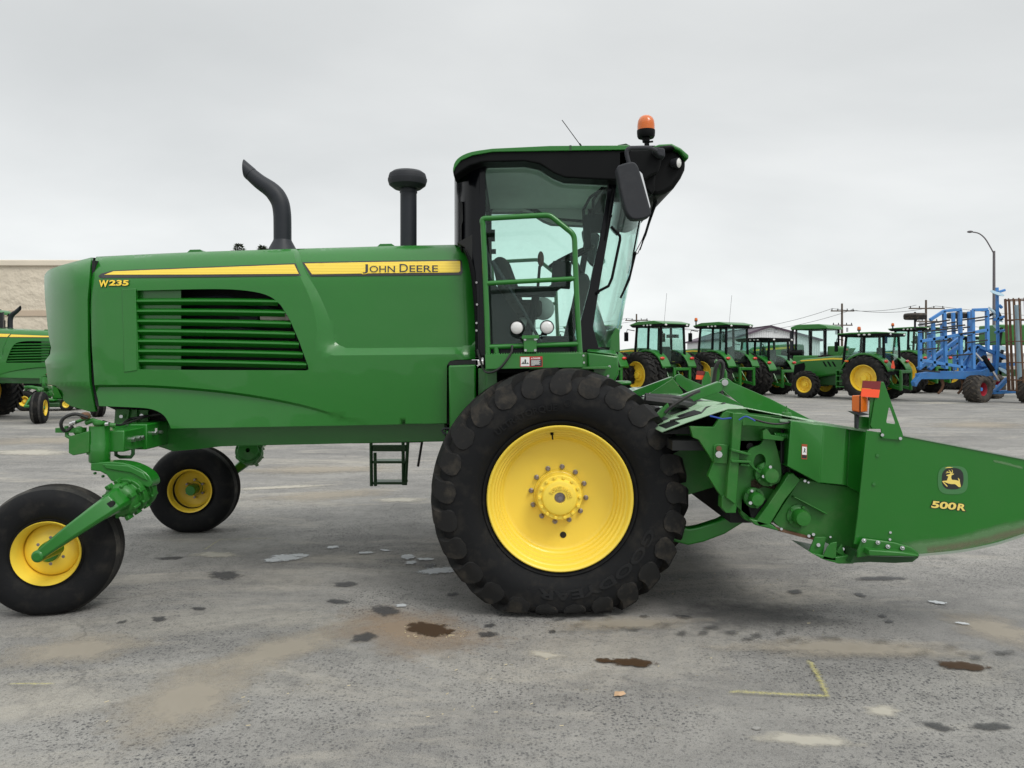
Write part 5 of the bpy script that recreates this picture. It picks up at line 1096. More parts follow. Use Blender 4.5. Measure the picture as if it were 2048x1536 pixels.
# upper link arms
mb = MB(); YA = 5.35
arm = spline([(1440,762),(1447,757),(1456,757),(1466,765)],2)+[(1540,797),(1620,838),(1500,826),(1490,815),(1450,784),(1442,776)]
mb.prism(arm, YA, YA+.025); o = mb.build('lift_plate', M['green'], H, bevel=.003); mb.mirror(6.1).build('lift_plate', M['green'], H, bevel=.003)
mb = MB(); mb.prism([(1333,802),(1438,763),(1446,766),(1446,779),(1440,784),(1340,820),(1336,818)], YA-.06, YA-.0); t = mb.mirror(6.1); mb.build('lift_link', M['green'], H, bevel=.005); t.build('lift_link', M['green'], H, bevel=.005)
mb = MB(); mb.cyl(P(1450,765,YA-.065),P(1450,765,YA+.04),.022,16); mb.cyl(P(1450,765,YA-.08),P(1450,765,YA),.012,6); mb.build('link_pin', M['steel'], H)
mb = MB(); mb.tube([P(*t) for t in spline([(1330,826,4.95),(1345,812,4.95),(1380,790,4.95),(1398,782,5.0)],4)], .012, 8); mb.cyl(P(1340,812,5.0),P(1342,800,5.0),.02,8); mb.tube([P(1290,800,5.0),P(1340,805,5.0),P(1420,818,5.4)], .03,8); mb.tube([P(1290,795,5.1),P(1340,798,5.1),P(1430,812,5.6)], .03,8); mb.build('lift_hose', M['hydh'], H)
mb = MB(); mb.prism([(1304,838),(1336,806),(1342,822),(1312,845)], 4.95, 5.0); mb.build('link_clevis', M['green2'], H, bevel=.004)
mb = MB(); mb.prism([(1298,788),(1346,757),(1366,784),(1366,795),(1300,800)], 6.6, 6.62); mb.prism([(1427,735),(1440,735),(1438,790),(1426,790)], 7.0, 7.1); mb.tube([P(1452,790,7.0),P(1450,745,7.0),P(1438,725,7.0),P(1430,722,7.0)], .02, 8); [q.build('far_bracket', M['green2'], H, bevel=.003) for q in split(mb)]
mb = MB(); mb.tube([P(*t) for t in spline([(1422,790,6.9),(1428,760,6.9),(1432,735,6.9),(1440,722,6.9),(1446,735,6.9),(1440,780,6.9),(1452,800,6.9)],5)], .018, 8); mb.build('hose_loop', M['hydh'], H)
# lower lift arm of the windrower
mb = MB(); lw = [(1340,1062,.085),(1375,1071,.085),(1400,1066,.08),(1440,1052,.075),(1470,1035,.068),(1486,1027,.062)]
ring = []; 
for i, (u, v, h_) in enumerate(lw):
    p = P(u,v,4.9-.0*i); d = (P(*lw[min(i+1,5)][:2],4.9)-P(*lw[max(0,i-1)][:2],4.9)).normalized(); up = Vector((0,1,0)).cross(d); up = up if up.z > 0 else -up
    ring += [p+up*h_*a*.62+Vector((0,b*.045,0)) for a, b in ((-1,-1),(1,-1),(1,1),(-1,1))]
mb.add(ring, [(4*i+j,4*i+(j+1)%4,4*(i+1)+(j+1)%4,4*(i+1)+j) for i in range(5) for j in range(4)]+[(0,1,2,3),(23,22,21,20)])
mb.join(MB()); mb.v += []; part('lift_arm', mb, M['green'], both=True, bevel=.012, seg=3)
mb = MB(); mb.prism([(1487,1000),(1492,998),(1506,1000),(1508,1012),(1512,1028),(1524,1034),(1545,1040),(1552,1058),(1520,1052),(1495,1044),(1486,1030)], HY+.1, HY+.16, Yr=HY+.05); hp_('lift_hook', mb, M['green2'], both=True, bevel=.005)
# ================================================================ tractors (local: +X ahead, +Y left, origin under the rear axle)
_tm = {}
def tyre_mesh(key, *a, **k):
    if key not in _tm:
        o = tyre(*a, **k).build('tyre', [M['tyre_d'], M['tyre_d']], None, off=(0,0,0), ang=35); _tm[key] = o.data; bpy.data.objects.remove(o)
    return _tm[key]
def rim_mesh(R, w_, key, mat='yellow_b'):
    if key not in _tm:
        r = MB(); r.lathe([(R,-.42*w_),(R-.02,-.44*w_),(R-.035,-.36*w_),(R-.06,-.22*w_),(R-.07,.05*w_),(R-.10,.08*w_),(.45*R,.02*w_),(.42*R,-.12*w_),(.22*R,-.13*w_),(.2*R,-.3*w_),(0,-.3*w_)], (0,0,0), (0,1,0), 40)
        r.lathe([(R,.42*w_),(R-.02,.44*w_),(R-.05,.3*w_),(R-.07,.05*w_)], (0,0,0), (0,1,0), 40)
        for x, z in radii(.33*R, 8): r.cyl((x,-.14*w_,z),(x,-.22*w_,z),.03*R,6)
        for x, z in radii(.7*R, 6, .3): r.lathe([(0,.0),(.07*R,.0),(.075*R,.01)], (x,.045*w_-.012,z), (0,-1,0), 10)
        o = r.build('rim', [M[mat]], None, off=(0,0,0), ang=50); _tm[key] = o.data; bpy.data.objects.remove(o)
    return _tm[key]
def wheel(root, x, y, R, w_, left, n=20, name='rear_wheel', rr=.58, steer=0, mat='yellow_b'):
    rb = R*rr; key = (R,w_,n,mat)
    hub = MB(); hub.cyl((0,-.12*w_,0),(0,.3*w_,0),.16*R,16)
    o = hub.build(name, M['dgreen'], root, off=(0,0,0), loc=(x,y,R-.02)); o.rotation_euler.z = (math.pi if left else 0)+steer
    for nm, me in (('tyre', tyre_mesh(('t',)+key, R-.045, rb, w_, w_*.86, n, .05, w_*.085+.012, flat=R-.02, seg=56, tong=.75, cw=.8)), ('rim', rim_mesh(rb+.01, w_, ('r',)+key, mat))):
        c = bpy.data.objects.new(nm, me); COL.objects.link(c); c.parent = o
    return o
def bx(root, name, mat, boxes, bevel=.02):
    mb = MB()
    for b in boxes: mb.box(*b)
    return mb.build(name, M[mat] if isinstance(mat,str) else mat, root, bevel=bevel)
def xz(mb, pts, y0, y1, m=0): mb.slab([Vector((x,y0,z)) for x, z in pts], (0,y1-y0,0), m); return mb
def tractor(label, wb=2.7, R=.9, Rf=.66, wr=.5, wf=.42, tr=.85, tf=.82, dual=False, roofc='green3', zr=2.95, hood=True, beacon=None, frontdual=False, group=None, roofz=.16, seatfig=True, exhaust=True, mast=False):
    T = empty('tractor'); tag(T, label, 'tractor', group)
    ch = 1.22*R+.12; z0 = R+.25                                     # cab floor
    ys = [tr]+([tr+wr*1.12] if dual else [])
    for y in ys: wheel(T, 0, y, R, wr, True); wheel(T, 0, -y, R, wr, False)
    for y in [tf]+([tf+wf*1.15] if frontdual else []): wheel(T, wb, y, Rf, wf, True, 18, 'front_wheel'); wheel(T, wb, -y, Rf, wf, False, 18, 'front_wheel')
    mb = MB(); mb.box(-.35,1.1,-.32,.32,R-.25,R+.25); mb.box(1.1,wb+.5,-.24,.24,Rf-.05,R+.15); mb.box(wb-.12,wb+.12,-tf,tf,Rf-.12,Rf+.1); mb.cyl((0,-ys[-1],R-.02),(0,ys[-1],R-.02),.13,14); mb.box(wb+.5,wb+.85,-.3,.3,Rf-.05,Rf+.35); mb.build('chassis', M['dgreen'], T, bevel=.03)
    hx0, hx1, hz = 1.05, wb+.85, zr*.64
    if hood:
        mb = MB(); xz(mb, [(hx0,z0-.1),(hx0,hz+.04),(hx0+.6,hz+.03),(hx1-.4,hz-.10),(hx1-.08,hz-.24),(hx1,hz-.5),(hx1-.03,R*.9),(hx1-.6,R*.85)], -.38,.38); mb.build('hood', M[roofc if roofc != 'black' else 'green3'], T, bevel=.09, seg=3)
        mb = MB()
        for s in (1,-1):
            xz(mb, [(hx1-.55,hz-.42),(hx1-.5,hz-.25),(hx1-.04,hz-.36),(hx1+.004,R*1.05),(hx1-.45,R*1.0)], s*.37, s*.39, 1)
            for k in range(3): xz(mb, [(hx0+.55+k*.2,hz-.2),(hx0+.63+k*.2,hz-.2),(hx0+.5+k*.2,hz-.42),(hx0+.42+k*.2,hz-.42)], s*.378, s*.386, 1)
            xz(mb, [(hx0+.1,hz-.13),(hx0+.6,hz-.115),(hx1-.35,hz-.2),(hx1-.3,hz-.155),(hx0+.6,hz-.05),(hx0+.1,hz-.06)], s*.35, s*.388, 0)
        mb.build('hood_stripe', [M['decal_y'], M['black']], T)
    if exhaust:
        mb = MB(); mb.cyl((hx0+.05,-.62,z0),(hx0+.05,-.62,zr-.35),.07,12); mb.tube([(hx0+.05,-.62,zr-.4),(hx0+.05,-.62,zr-.15),(hx0+.12,-.66,zr-.02)],.04,10); mb.build('exhaust', M['exh'], T)
    # cab
    c0, c1 = -.62, 1.0; yb, yt = .72, .66; zt = zr-roofz
    def col(x, z): t = (z-z0)/(zt-z0); return yb+(yt-yb)*t
    mb = MB(); bl = {}
    for s in (1,-1):
        for (xa, xb) in ((c0-.02,c0+.02),(.18,.16),(c1+.04,c1-.10)):
            mb.beam((xa,s*yb,z0),(xb,s*yt,zt),.085,.085,up=(1,0,0))
        mb.beam((c0,s*yb,z0),(c1,s*yb,z0),.08,.1); mb.beam((c0,s*yt,zt),(c1-.1,s*yt,zt),.08,.08)
    mb.beam((c0,-yb,z0+.25),(c0,yb,z0+.25),.07,.08); mb.beam((c0,-yt,zt),(c0,yt,zt),.07,.07); mb.beam((c1,-yb,z0+.1),(c1,yb,z0+.1),.08,.2); mb.box(c0,c1,-yb,yb,z0-.15,z0); mb.box(.35,.95,yb-.03,yb+.02,z0-.35,z0+.02); mb.box(.35,.95,-yb-.02,-yb+.03,z0-.35,z0+.02)
    mb.build('cab_frame', M['black'], T, bevel=.012)
    mb = MB()
    for s in (1,-1): mb.slab([Vector((c0,s*yb,z0)),Vector((c1,s*yb,z0)),Vector((c1-.1,s*yt,zt)),Vector((c0,s*yt,zt))], (0,s*.004,0))
    mb.slab([Vector((c0,-yb,z0+.25)),Vector((c0,yb,z0+.25)),Vector((c0,yt,zt)),Vector((c0,-yt,zt))], (-.004,0,0)); mb.slab([Vector((c1,-yb,z0)),Vector((c1,yb,z0)),Vector((c1-.1,yt,zt)),Vector((c1-.1,-yt,zt))], (.004,0,0)); mb.build('cab_glass', M['glass2'], T)
    mb = MB(); xz(mb, [(c0-.22,zt+.05),(c0-.18,zt-.02),(c1+.05,zt-.02),(c1+.2,zt+.05),(c1+.15,zt+.11),(c0-.2,zt+.10)], -.80,.80); mb.build('roof_trim', M['black'], T, bevel=.02)
    mb = MB(); xz(mb, [(c0-.24,zt+.09),(c0-.2,zt+.13),(c0+.3,zr),(c1-.3,zr-.01),(c1+.2,zt+.12),(c1+.22,zt+.08)], -.83,.83); mb.build('roof', M[roofc], T, bevel=.035, seg=3)
    lm = MB(); L0 = [(c0-.23,y,zt+.05) for y in (.62,-.62)]+[(c1+.19,y,zt+.05) for y in (.62,.3,-.3,-.62)]
    for x, y, z in L0: k = MB(); k.ball((x,y,z), .055, 6, 0, (.6,1.3,.8)); k.build('roof_lamp', M['lampglass'], T)
    for s in (1,-1):
        for x in (-.1,.1,.32): k = MB(); k.ball((x,s*.80,zt+.055), .05, 6, 0, (1.2,.5,.8)); k.build('roof_lamp', M['lampglass'], T)
    # fenders
    for s in (1,-1):
        f = MB(); n = 10; yi, yo = s*.52, s*(tr+wr*.32); Rr = R+.14; A = []
        for k in range(n+1):
            a = rad(160-k*13.5); x, z = Rr*math.cos(a)*1.0, R-.02+Rr*math.sin(a)*.98
            A.append((Vector((x,yi,z)),Vector((x,yo,z-.01)),Vector((x*.97,yo,z-.09)),Vector((x*.97,yi,z-.05))))
        f.add([p for r in A for p in r], [(4*i+j,4*i+(j+1)%4,4*(i+1)+(j+1)%4,4*(i+1)+j) for i in range(n) for j in range(4)]+[(0,1,2,3),(4*n+3,4*n+2,4*n+1,4*n)])
        f.build('fender', M[roofc if roofc != 'black' else 'green3'], T, bevel=.015)
        k = MB(); k.ball((-Rr*.80,s*(tr+.02),R+Rr*.62), .09, 8, 0, (.7,1.4,.7)); k.build('tail_lamp', M['red'], T)
        k = MB(); k.tube([(.5,s*.75,z0+.35),(.55,s*1.1,z0+.42),(.5,s*1.45,z0+.40)], .022, 8); k.build('signal_arm', M['black'], T)
        k = MB(); k.box(.44,.54,s*1.40,s*1.55,z0+.37,z0+.44); k.build('signal_lamp', M['lens'], T, bevel=.015)
        k = MB(); k.tube([(c1,s*.72,zt-.15),(c1+.1,s*1.05,zt-.1),(c1+.1,s*1.1,zt-.25)], .018, 8); k.build('mirror_arm', M['black'], T)
        k = MB(); k.box(c1+.07,c1+.13,s*1.0,s*1.22,zt-.62,zt-.22); k.build('mirror', M['black'], T, bevel=.02)
        k = MB(); 
        for q in range(4): k.box(.75,1.15,s*(.78),s*(1.02),R*.55+q*.22,R*.55+q*.22+.035)
        k.box(.73,.76,s*.78,s*1.02,R*.5,R+.3); k.box(1.14,1.17,s*.78,s*1.02,R*.5,R+.3); k.build('steps', M['green3'], T, bevel=.005)
    # rear linkage
    for s in (1,-1):
        k = MB(); k.beam((-.3,s*.3,R-.25),(-1.15,s*.42,R-.42),.06,.12); k.build('lower_link', M['green3'], T, bevel=.01)
        k = MB(); k.tube([(-.45,s*.3,R+.35),(-.85,s*.38,R-.3)], .035, 8); k.beam((-.2,s*.25,R+.38),(-.5,s*.32,R+.36),.07,.1); k.build('lift_rod', M['green3'], T)
    k = MB(); k.box(-.55,-.3,-.25,.25,R-.15,R+.45); k.beam((-.5,0,R+.3),(-1.1,0,R+.28),.06,.06); k.box(-.62,-.55,-.12,.3,R+.3,R+.42); k.build('hitch_block', M['dgreen'], T, bevel=.02)
    k = MB(); k.box(-1.22,-1.12,-.45,.45,R+.18,R+.30); k.box(-1.22,-1.12,-.5,-.38,R-.5,R+.3); k.box(-1.22,-1.12,.38,.5,R-.5,R+.3); k.build('quick_hitch', M['green3'], T, bevel=.02)
    k = MB(); k.box(-.2,.35,-.28,.28,z0,z0+.35); k.box(-.28,-.12,-.27,.27,z0+.3,z0+.95); k.build('seat', M['seatf'], T, bevel=.05)
    k = MB(); c = Vector((.62,0,z0+.72)); k.tube([c+Vector((.1*math.cos(t)*.6,.2*math.sin(t),.2*math.cos(t)*.5)) for t in [2*math.pi*i/16 for i in range(16)]], .014, 6, closed=True); k.beam((.85,0,z0),(.62,0,z0+.72),.08,.08); k.build('steering_wheel', M['black'], T)
    if beacon:
        k = MB(); x, y = beacon; k.cyl((x,y,zr-.1),(x,y,zr+.06),.03,8); k.lathe([(.07,.06),(.075,.1)], (x,y,zr), (0,0,1), 14, cap=True); o = k.build('beacon', M['black'], T); k = MB(); k.lathe([(.07,.1),(.07,.17),(.05,.22),(0,.23)], (x,y,zr), (0,0,1), 14); k.build('lens', M['lens'] if roofc!='x' else M['red'], o)
    if mast: k = MB(); k.tube([(c0,.5,zr-.08),(c0-.15,.5,zr+1.15)], .006, 5); k.build('antenna', M['black'], T)
    return T
def put(T, u, Y, az, dv=0):
    """rear-left wheel of the tractor seen at photo column u, distance Y; az = heading, degrees clockwise from +Y"""
    T.location = ((u-1024)*Y/F, Y, 0); T.rotation_euler.z = rad(90-az)
GR = 'tractors parked in a row across the yard'
T1 = tractor('green cab tractor with dual yellow-rimmed rear wheels, nearest the big windrower cab', wb=2.95, R=.98, Rf=.74, wr=.46, dual=True, zr=3.28, roofz=.24, group=GR, exhaust=False, mast=True); put(T1, 1325, 33.5, -33)
T2 = tractor('dual-wheeled green tractor with a beacon on a stalk, second in the row', wb=2.95, R=.98, Rf=.74, wr=.46, dual=True, zr=3.28, roofz=.24, beacon=(.9,.95), group=GR, exhaust=False, mast=True); put(T2, 1452, 34.5, -33)
T3 = tractor('smaller black-roofed tractor tucked behind the dual-wheeled ones, in front of the pale shed', wb=2.5, R=.86, Rf=.62, wr=.48, zr=2.62, roofc='black', group=GR, exhaust=False); put(T3, 1535, 35.5, -33)
T0 = tractor('tractor mostly hidden by the windrower cab with only dual tyres showing', wb=2.9, R=.98, Rf=.72, wr=.46, dual=True, zr=3.1, group=GR, exhaust=False); put(T0, 1190, 33, -33)
T4 = tractor('mid-size tractor with slanted hood and roof beacon, side-on left of the blue cultivator', wb=2.55, R=.90, Rf=.58, wr=.46, wf=.40, tr=.92, tf=.88, zr=2.72, beacon=(.35,.72), group=GR, exhaust=False); put(T4, 1752, 31.2, -40)
T5 = tractor('tractor with red triangle on its back, half behind the blue cultivator', wb=2.9, R=1.0, Rf=.72, wr=.5, zr=3.2, beacon=(.9,.85), group=GR, exhaust=False); put(T5, 1842, 37.5, -24)
def tri(root, x, y, z, s=.2, yaw=0):
    k = MB(); k.slab([Vector((x,y-s,z)),Vector((x,y-s*.8,z-.05)),Vector((x,y+s*.8,z-.05)),Vector((x,y+s,z)),Vector((x,y+s*.25,z+s*1.6)),Vector((x,y-s*.25,z+s*1.6))], (-.01,0,0)); k.build('warning_triangle', M['refl_o'], root)
tri(T5, -.95, .35, 1.75); tri(T4, -1.0, .75, 1.32, .16); 
# tracked tractor
def tracked():
    T = empty('tracked_tractor'); tag(T, 'tall tracked tractor with triangular rubber tracks and a side exhaust, behind the mid-size tractor', 'tractor')
    for x in (0,3.4):
        for s in (1,-1):
            k = MB(); y0, y1 = s*.75, s*1.3
            pts = [(x-1.0,.32),(x-.85,.10),(x-.7,.02),(x+.7,.02),(x+.9,.12),(x+1.0,.34),(x+.55,1.55),(x+.35,1.78),(x,1.86),(x-.35,1.78),(x-.55,1.55)]; n = len(pts)
            cx, cz = x, .8; inn = [(cx+(a-cx)*.93, cz+(b-cz)*.93) for a, b in pts]
            k.add([Vector((a,y,b)) for y in (y0,y1) for a, b in pts]+[Vector((a,y,b)) for y in (y0,y1) for a, b in inn], [(i,(i+1)%n,n+(i+1)%n,n+i) for i in range(n)]+[(2*n+i,2*n+(i+1)%n,3*n+(i+1)%n,3*n+i) for i in range(n)]+[(o_*n+i,o_*n+(i+1)%n,(o_+2)*n+(i+1)%n,(o_+2)*n+i) for o_ in (0,1) for i in range(n)])
            for i in range(n):
                a, b = pts[i], pts[(i+1)%n]; m_ = max(1,int(math.dist(a,b)/.16))
                for q in range(m_):
                    t = (q+.5)/m_; p = Vector((a[0]+(b[0]-a[0])*t,(y0+y1)/2,a[1]+(b[1]-a[1])*t)); d = Vector((b[0]-a[0],0,b[1]-a[1])).normalized(); k.beam(p-Vector((0,abs(y1-y0)/2,0)), p+Vector((0,abs(y1-y0)/2,0)), .05, .09, up=d.cross(Vector((0,1,0))))
            tk = k.build('track', M['tyre_d'], T)
            k = MB(); yo = s*1.28
            k.lathe([(.50,0),(.47,.03),(.34,-.12),(.2,-.1),(.18,.04),(0,.05)], (x,yo-s*.08,1.30), (0,s,0), 28); k.build('drive_wheel', M['yellow_b'], tk)
            for dx_, r_ in ((-.66,.32),(.66,.32)): k = MB(); k.lathe([(r_,0),(r_-.03,.03),(.2,-.05),(.12,.03),(0,.04)], (x+dx_,yo-s*.06,.38), (0,s,0), 20); k.build('idler_wheel', M['yellow_b'], tk)
            for dx_ in (-.2,.2): k = MB(); k.lathe([(.17,0),(.14,.03),(0,.03)], (x+dx_,yo-s*.06,.2), (0,s,0), 16); k.build('roller', M['dgreen'], tk)
    bx(T,'chassis','dgreen',[(-.6,4.2,-.6,.6,.9,1.5)]); mb = MB(); xz(mb,[(1.9,1.45),(1.9,2.5),(2.6,2.5),(4.6,2.35),(5.0,2.1),(5.05,1.4)],-.55,.55); mb.build('hood',M['green3'],T,bevel=.12,seg=3)
    mb = MB(); 
    for s in (1,-1): xz(mb,[(2.0,2.25),(4.5,2.12),(4.5,2.2),(2.0,2.38)],s*.54,s*.56)
    mb.build('hood_stripe',M['decal_y'],T)
    mb = MB()
    for s in (1,-1):
        for a in (.1,.9,1.75): mb.beam((a,s*.85,1.7),(a,s*.8,3.3),.09,.09)
        mb.beam((.1,s*.82,3.28),(1.75,s*.82,3.28),.09,.08)
    mb.build('cab_frame',M['black'],T,bevel=.01); mb = MB(); mb.box(.1,1.75,-.85,.85,1.7,3.28); mb.build('cab_glass',M['glass2'],T)
    mb = MB(); xz(mb,[(-.1,3.28),(0,3.45),(.4,3.55),(1.6,3.55),(2.0,3.42),(2.0,3.28)],-1,1); mb.build('roof',M['green3'],T,bevel=.04); bx(T,'cab_base','green3',[(.0,1.9,-.95,.95,1.4,1.85),(-.55,.05,-.75,.75,1.5,2.35)],.06)
    mb = MB(); mb.cyl((2.05,.75,1.7),(2.05,.75,3.2),.11,12); mb.cyl((2.0,.75,3.2),(1.95,.75,3.35),.07,10); mb.build('exhaust',M['exh'],T); mb = MB(); mb.cyl((1.4,.75,2.0),(2.6,.75,2.0),.17,14); mb.build('air_filter',M['black'],T)
    mb = MB(); xz(mb,[(-.9,2.25),(-.6,2.25),(.6,.9),(.2,.8),(-.4,1.4)],.62,.72); xz(mb,[(-.9,2.25),(-.6,2.25),(.6,.9),(.2,.8),(-.4,1.4)],-.72,-.62); mb.build('frame_plate',M['green3'],T,bevel=.02); bx(T,'tail_lamp','red',[(-.98,-.9,.5,.8,2.1,2.2)])
    return T
TT = tracked(); TT.location = ((1668-1024)*42/F, 42, 0); TT.rotation_euler.z = rad(90+44)
# tractors whose wheels show beneath the cultivator
T6 = tractor('dark tractor beyond the blue cultivator, its big wheels showing beneath it', wb=2.9, R=.95, Rf=.7, wr=.5, zr=2.9, exhaust=False, group='dim tractors beyond the cultivator'); put(T6, 1925, 42, -28)
T7 = tractor('shaded tractor beyond the blue cultivator, left of the darkest one', wb=2.9, R=.9, Rf=.62, wr=.5, zr=2.7, exhaust=False, group='dim tractors beyond the cultivator'); put(T7, 1880, 43, -28)
# ================================================================ blue cultivator
YQ = 29.5
CO = (P(1920,780,YQ).x, YQ, 0)
C_ = empty('cultivator', CO, 0, CO); tag(C_, 'bright blue folding cultivator with raised wing frames and red-hubbed tyre', 'cultivator')
def cb_(name, mat, segs, Y=YQ, w_=.12, d=.12, bevel=.01, parent=None):
    mb = MB()
    for s in segs: mb.beam(P(s[0],s[1],Y), P(s[2],s[3],Y if len(s) < 5 else s[4]), w_, d, up=(0,1,0))
    return mb.build(name, M[mat], parent or C_, bevel=bevel)
def wing(Y, du, dvv):
    sh = lambda s: (s[0]+du, s[1]+dvv, s[2]+du, s[3]+dvv)
    cb_('wing_frame','blue',[sh(s) for s in ((1840,662,1840,735),(1866,645,1868,733),(1888,622,1892,738),(1920,620,1922,742),(1945,620,1947,738),(1974,620,1975,700),(1838,683,1975,660),(1838,720,1930,735),(1860,640,1888,622),(1888,622,1922,619),(1945,620,1975,619))[:(11 if du==0 else 4)]], Y, .11, .13)
    o = cb_('shank_bar','grey',[sh(s) for s in ((1836,650,1900,640),(1836,665,1910,656),(1885,655,1930,650),(1925,640,1975,633),(1918,668,1950,664),(1930,686,1975,680),(1840,700,1880,696),(1870,683,1905,680),(1895,712,1945,708),(1840,741,1880,744))], Y-.15, .055, .05)
wing(YQ-.8, 0, 0); wing(YQ+1.6, 18, 3)
cb_('main_frame','blue',[(1832,750,1990,748),(1836,738,1925,672),(1858,738,1920,690),(1838,752,1828,772),(1915,722,1955,692),(1955,692,1935,735),(1955,692,2012,716),(1960,730,2030,728),(1945,745,2010,735),(1990,690,1992,740),(1985,785,2030,783),(1990,783,2015,757)], YQ, .13, .16)
mb = MB(); mb.prism([(1838,746),(1860,742),(1955,742),(1972,735),(1972,752),(1930,758),(1838,758),(1826,772),(1824,764)], YQ-.2, YQ+.1, Yr=YQ); mb.prism([(1928,728),(1955,692),(1975,700),(1984,742),(1950,752),(1930,745)], YQ+.1, YQ+.2, Yr=YQ, holes=[[(1940,725),(1955,703),(1965,722),(1955,735)]]); mb.build('hitch_plate', M['blue'], C_, bevel=.01)
cb_('hydraulic_ram','steel',[(1972,722,1998,762),(1945,700,1965,722)], YQ-.5, .07, .07); cb_('ram_barrel','black',[(1966,712,1986,742),(1940,695,1950,705)], YQ-.5, .14, .14)
for u in (1881,1921,1930,1963):
    mb = MB(); mb.tube([P(*t) for t in spline([(u,748,YQ),(u+3,760,YQ),(u+5,770,YQ),(u+1,780,YQ),(u-5,787,YQ)],4)], [.06]*8+[.05]*9, 8); mb.build('tine', M['rust'], C_)
for u, v, Y in ((1830,633,YQ-.3),(1915,631,YQ+2.0)):
    mb = tyre(.40,.2,.24,.18,n=10,kind='rib',seg=32); mb.v = [Vector((p.x,p.z,p.y))+P(u,v,Y) for p in mb.v]; mb.f = [f[::-1] for f in mb.f]; wh = mb.build('gauge_wheel', [M['tyre_m'],M['tyre_m']], C_); k = MB(); k.cyl(P(u,v-9,Y),P(u,v+26,Y),.04,8); k.lathe([(.2,-.05),(.1,0),(0,0)],P(u,v,Y),(0,0,1),16); k.build('hub', M['grey'], wh)
def cwheel(u, Y, az, hubmat='redrim'):
    h = MB(); h.cyl((0,-.16,0),(0,.1,0),.07,12); o = h.build('transport_wheel', M['blue'], C_, off=(0,0,0)); loc = Vector(((u-1024)*Y/F, Y, .5)); o.location = loc-Vector(CO); o.rotation_euler.z = rad(az)
    for nm, me in (('tyre', tyre_mesh('cul', .49, .26, .62, .55, 18, .03, .045, flat=.48, seg=48, tong=.8, cw=.8)), ('rim', rim_mesh(.27, .5, 'culr', 'redrim'))):
        c = bpy.data.objects.new(nm, me); COL.objects.link(c); c.parent = o
        if nm == 'tyre': me.materials[0] = M['tyre_m']; me.materials[1] = M['tyre_m']
cwheel(1955, 29.0, 28); cwheel(2062, 28.5, 28); cwheel(1985, 32, 28)
for u, v, Y, t in ((1993,589,YQ-.4,.35),(1998,660,YQ,.5),(2000,700,YQ+.2,-.4),(1992,638,YQ,.8),(2008,745,YQ-.3,.6),(1985,625,YQ,.9)):
    mb = MB(); ax = Vector((math.sin(t)*.6,-.5,math.cos(t))).normalized(); mb.lathe([(0,0),(.15,.012),(.25,.05),(.252,.06),(.15,.03),(0,.02)], P(u,v,Y), ax, 24); mb.build('disc_blade', M['pblue'], C_)
cb_('disc_arm','blue',[(1994,575,1996,700),(1994,585,2010,580),(1988,640,2008,633),(1990,665,2010,660),(1996,700,1990,760),(1998,610,2004,616)], YQ-.2, .09, .09)
mb = MB(); 
for s in ((1992,618,2004,640),(1985,628,1975,633),(2003,655,1998,690),(2005,700,1996,735),(1990,690,2004,720)): mb.beam(P(s[0],s[1],YQ),P(s[2],s[3],YQ),.09,.09)
mb.build('disc_bracket', M['grey'], C_)
mb = MB(); random.seed(3)
for k in range(15):
    a = 2*math.pi*k/15; c0 = P(2036,597,YQ-.8); c1 = P(2044,782,YQ-.8); r = .42; o_ = Vector((r*math.cos(a), r*math.sin(a), 0)); mb.beam(c0+o_, c1+o_+Vector((random.uniform(-.03,.03),0,0)), .045, .03)
for v in (600,640,683,725,760,781): mb.tube([P(2036+(v-597)*.043,v,YQ-.8)+Vector((.42*math.cos(t),.42*math.sin(t),0)) for t in [2*math.pi*k/20 for k in range(20)]], .022, 6, closed=True)
mb.build('cage_roller', M['rust'], C_); mb = MB(); mb.cyl(P(2034,610,YQ-.8),P(2042,780,YQ-.8),.10,10); mb.build('roller_core', M['pblue'], C_)
mb = MB(); mb.box(P(2002,0,YQ+1).x,P(2120,0,YQ+1).x,YQ+1,YQ+1.6,P(0,690,YQ).z,P(0,648,YQ).z); 
SB = MB(); SBo = Vector((P(2060,0,33).x,33,0)); G2 = empty('seed_cart', SBo, 0, SBo); tag(G2, 'green implement hopper showing between the blue cultivator and its rusty cage roller', 'implement')
SB.box(P(1985,0,33).x,P(2130,0,33).x,32.5,34,P(0,690,33).z,P(0,650,33).z); SB.build('hopper', M['green3'], G2, bevel=.05); SB = MB(); 
for u in (1998,2100): SB.box(P(u,0,33).x,P(u,0,33).x+.12,33,33.12,0,P(0,688,33).z)
SB.box(P(1985,0,33).x,P(2130,0,33).x,33,33.3,.9,1.2); SB.build('support_frame', M['dgreen'], G2)
# ================================================================ second windrower (left) and lawn tractor
W2 = copy_tree(W); W2['label'] = 'second green windrower standing farther off at the left edge, facing away to the left'; W2.rotation_euler.z = math.pi+rad(-2); W2.location = (-14.9, 20.9, 0)
for k in ('windrower',): W['group'] = W2['group'] = 'two windrowers of one kind'
for o in list(bpy.data.objects):
    if o.parent == W2 and o.name.split('.')[0] in ('exhaust_stack','exhaust_tip','intake_pipe','intake_cap'): o.location.x += .96
    if o.parent == W2 and o.name.split('.')[0] in ('lettering','danger_sign','access_ladder'): bpy.data.objects.remove(o)
for o in list(bpy.data.objects):
    if o.parent == W2 and o.name.split('.')[0] in ('caster_arm','torsion_hub','caster_fork','fork_slot','caster_wheel'):
        yc = o.location.y if o.name.startswith('caster_wheel') else sum(p.co.y for p in o.data.vertices)/len(o.data.vertices)
        cx, cy = P(199,852,5.0).x-OFF[0], (1.1 if yc > 0 else -1.1)
        o.matrix_basis = Matrix.Translation((cx,cy,0))@Matrix.Rotation(rad(-75 if yc > 0 else -60),4,'Z')@Matrix.Translation((-cx,-cy,0))@o.matrix_basis
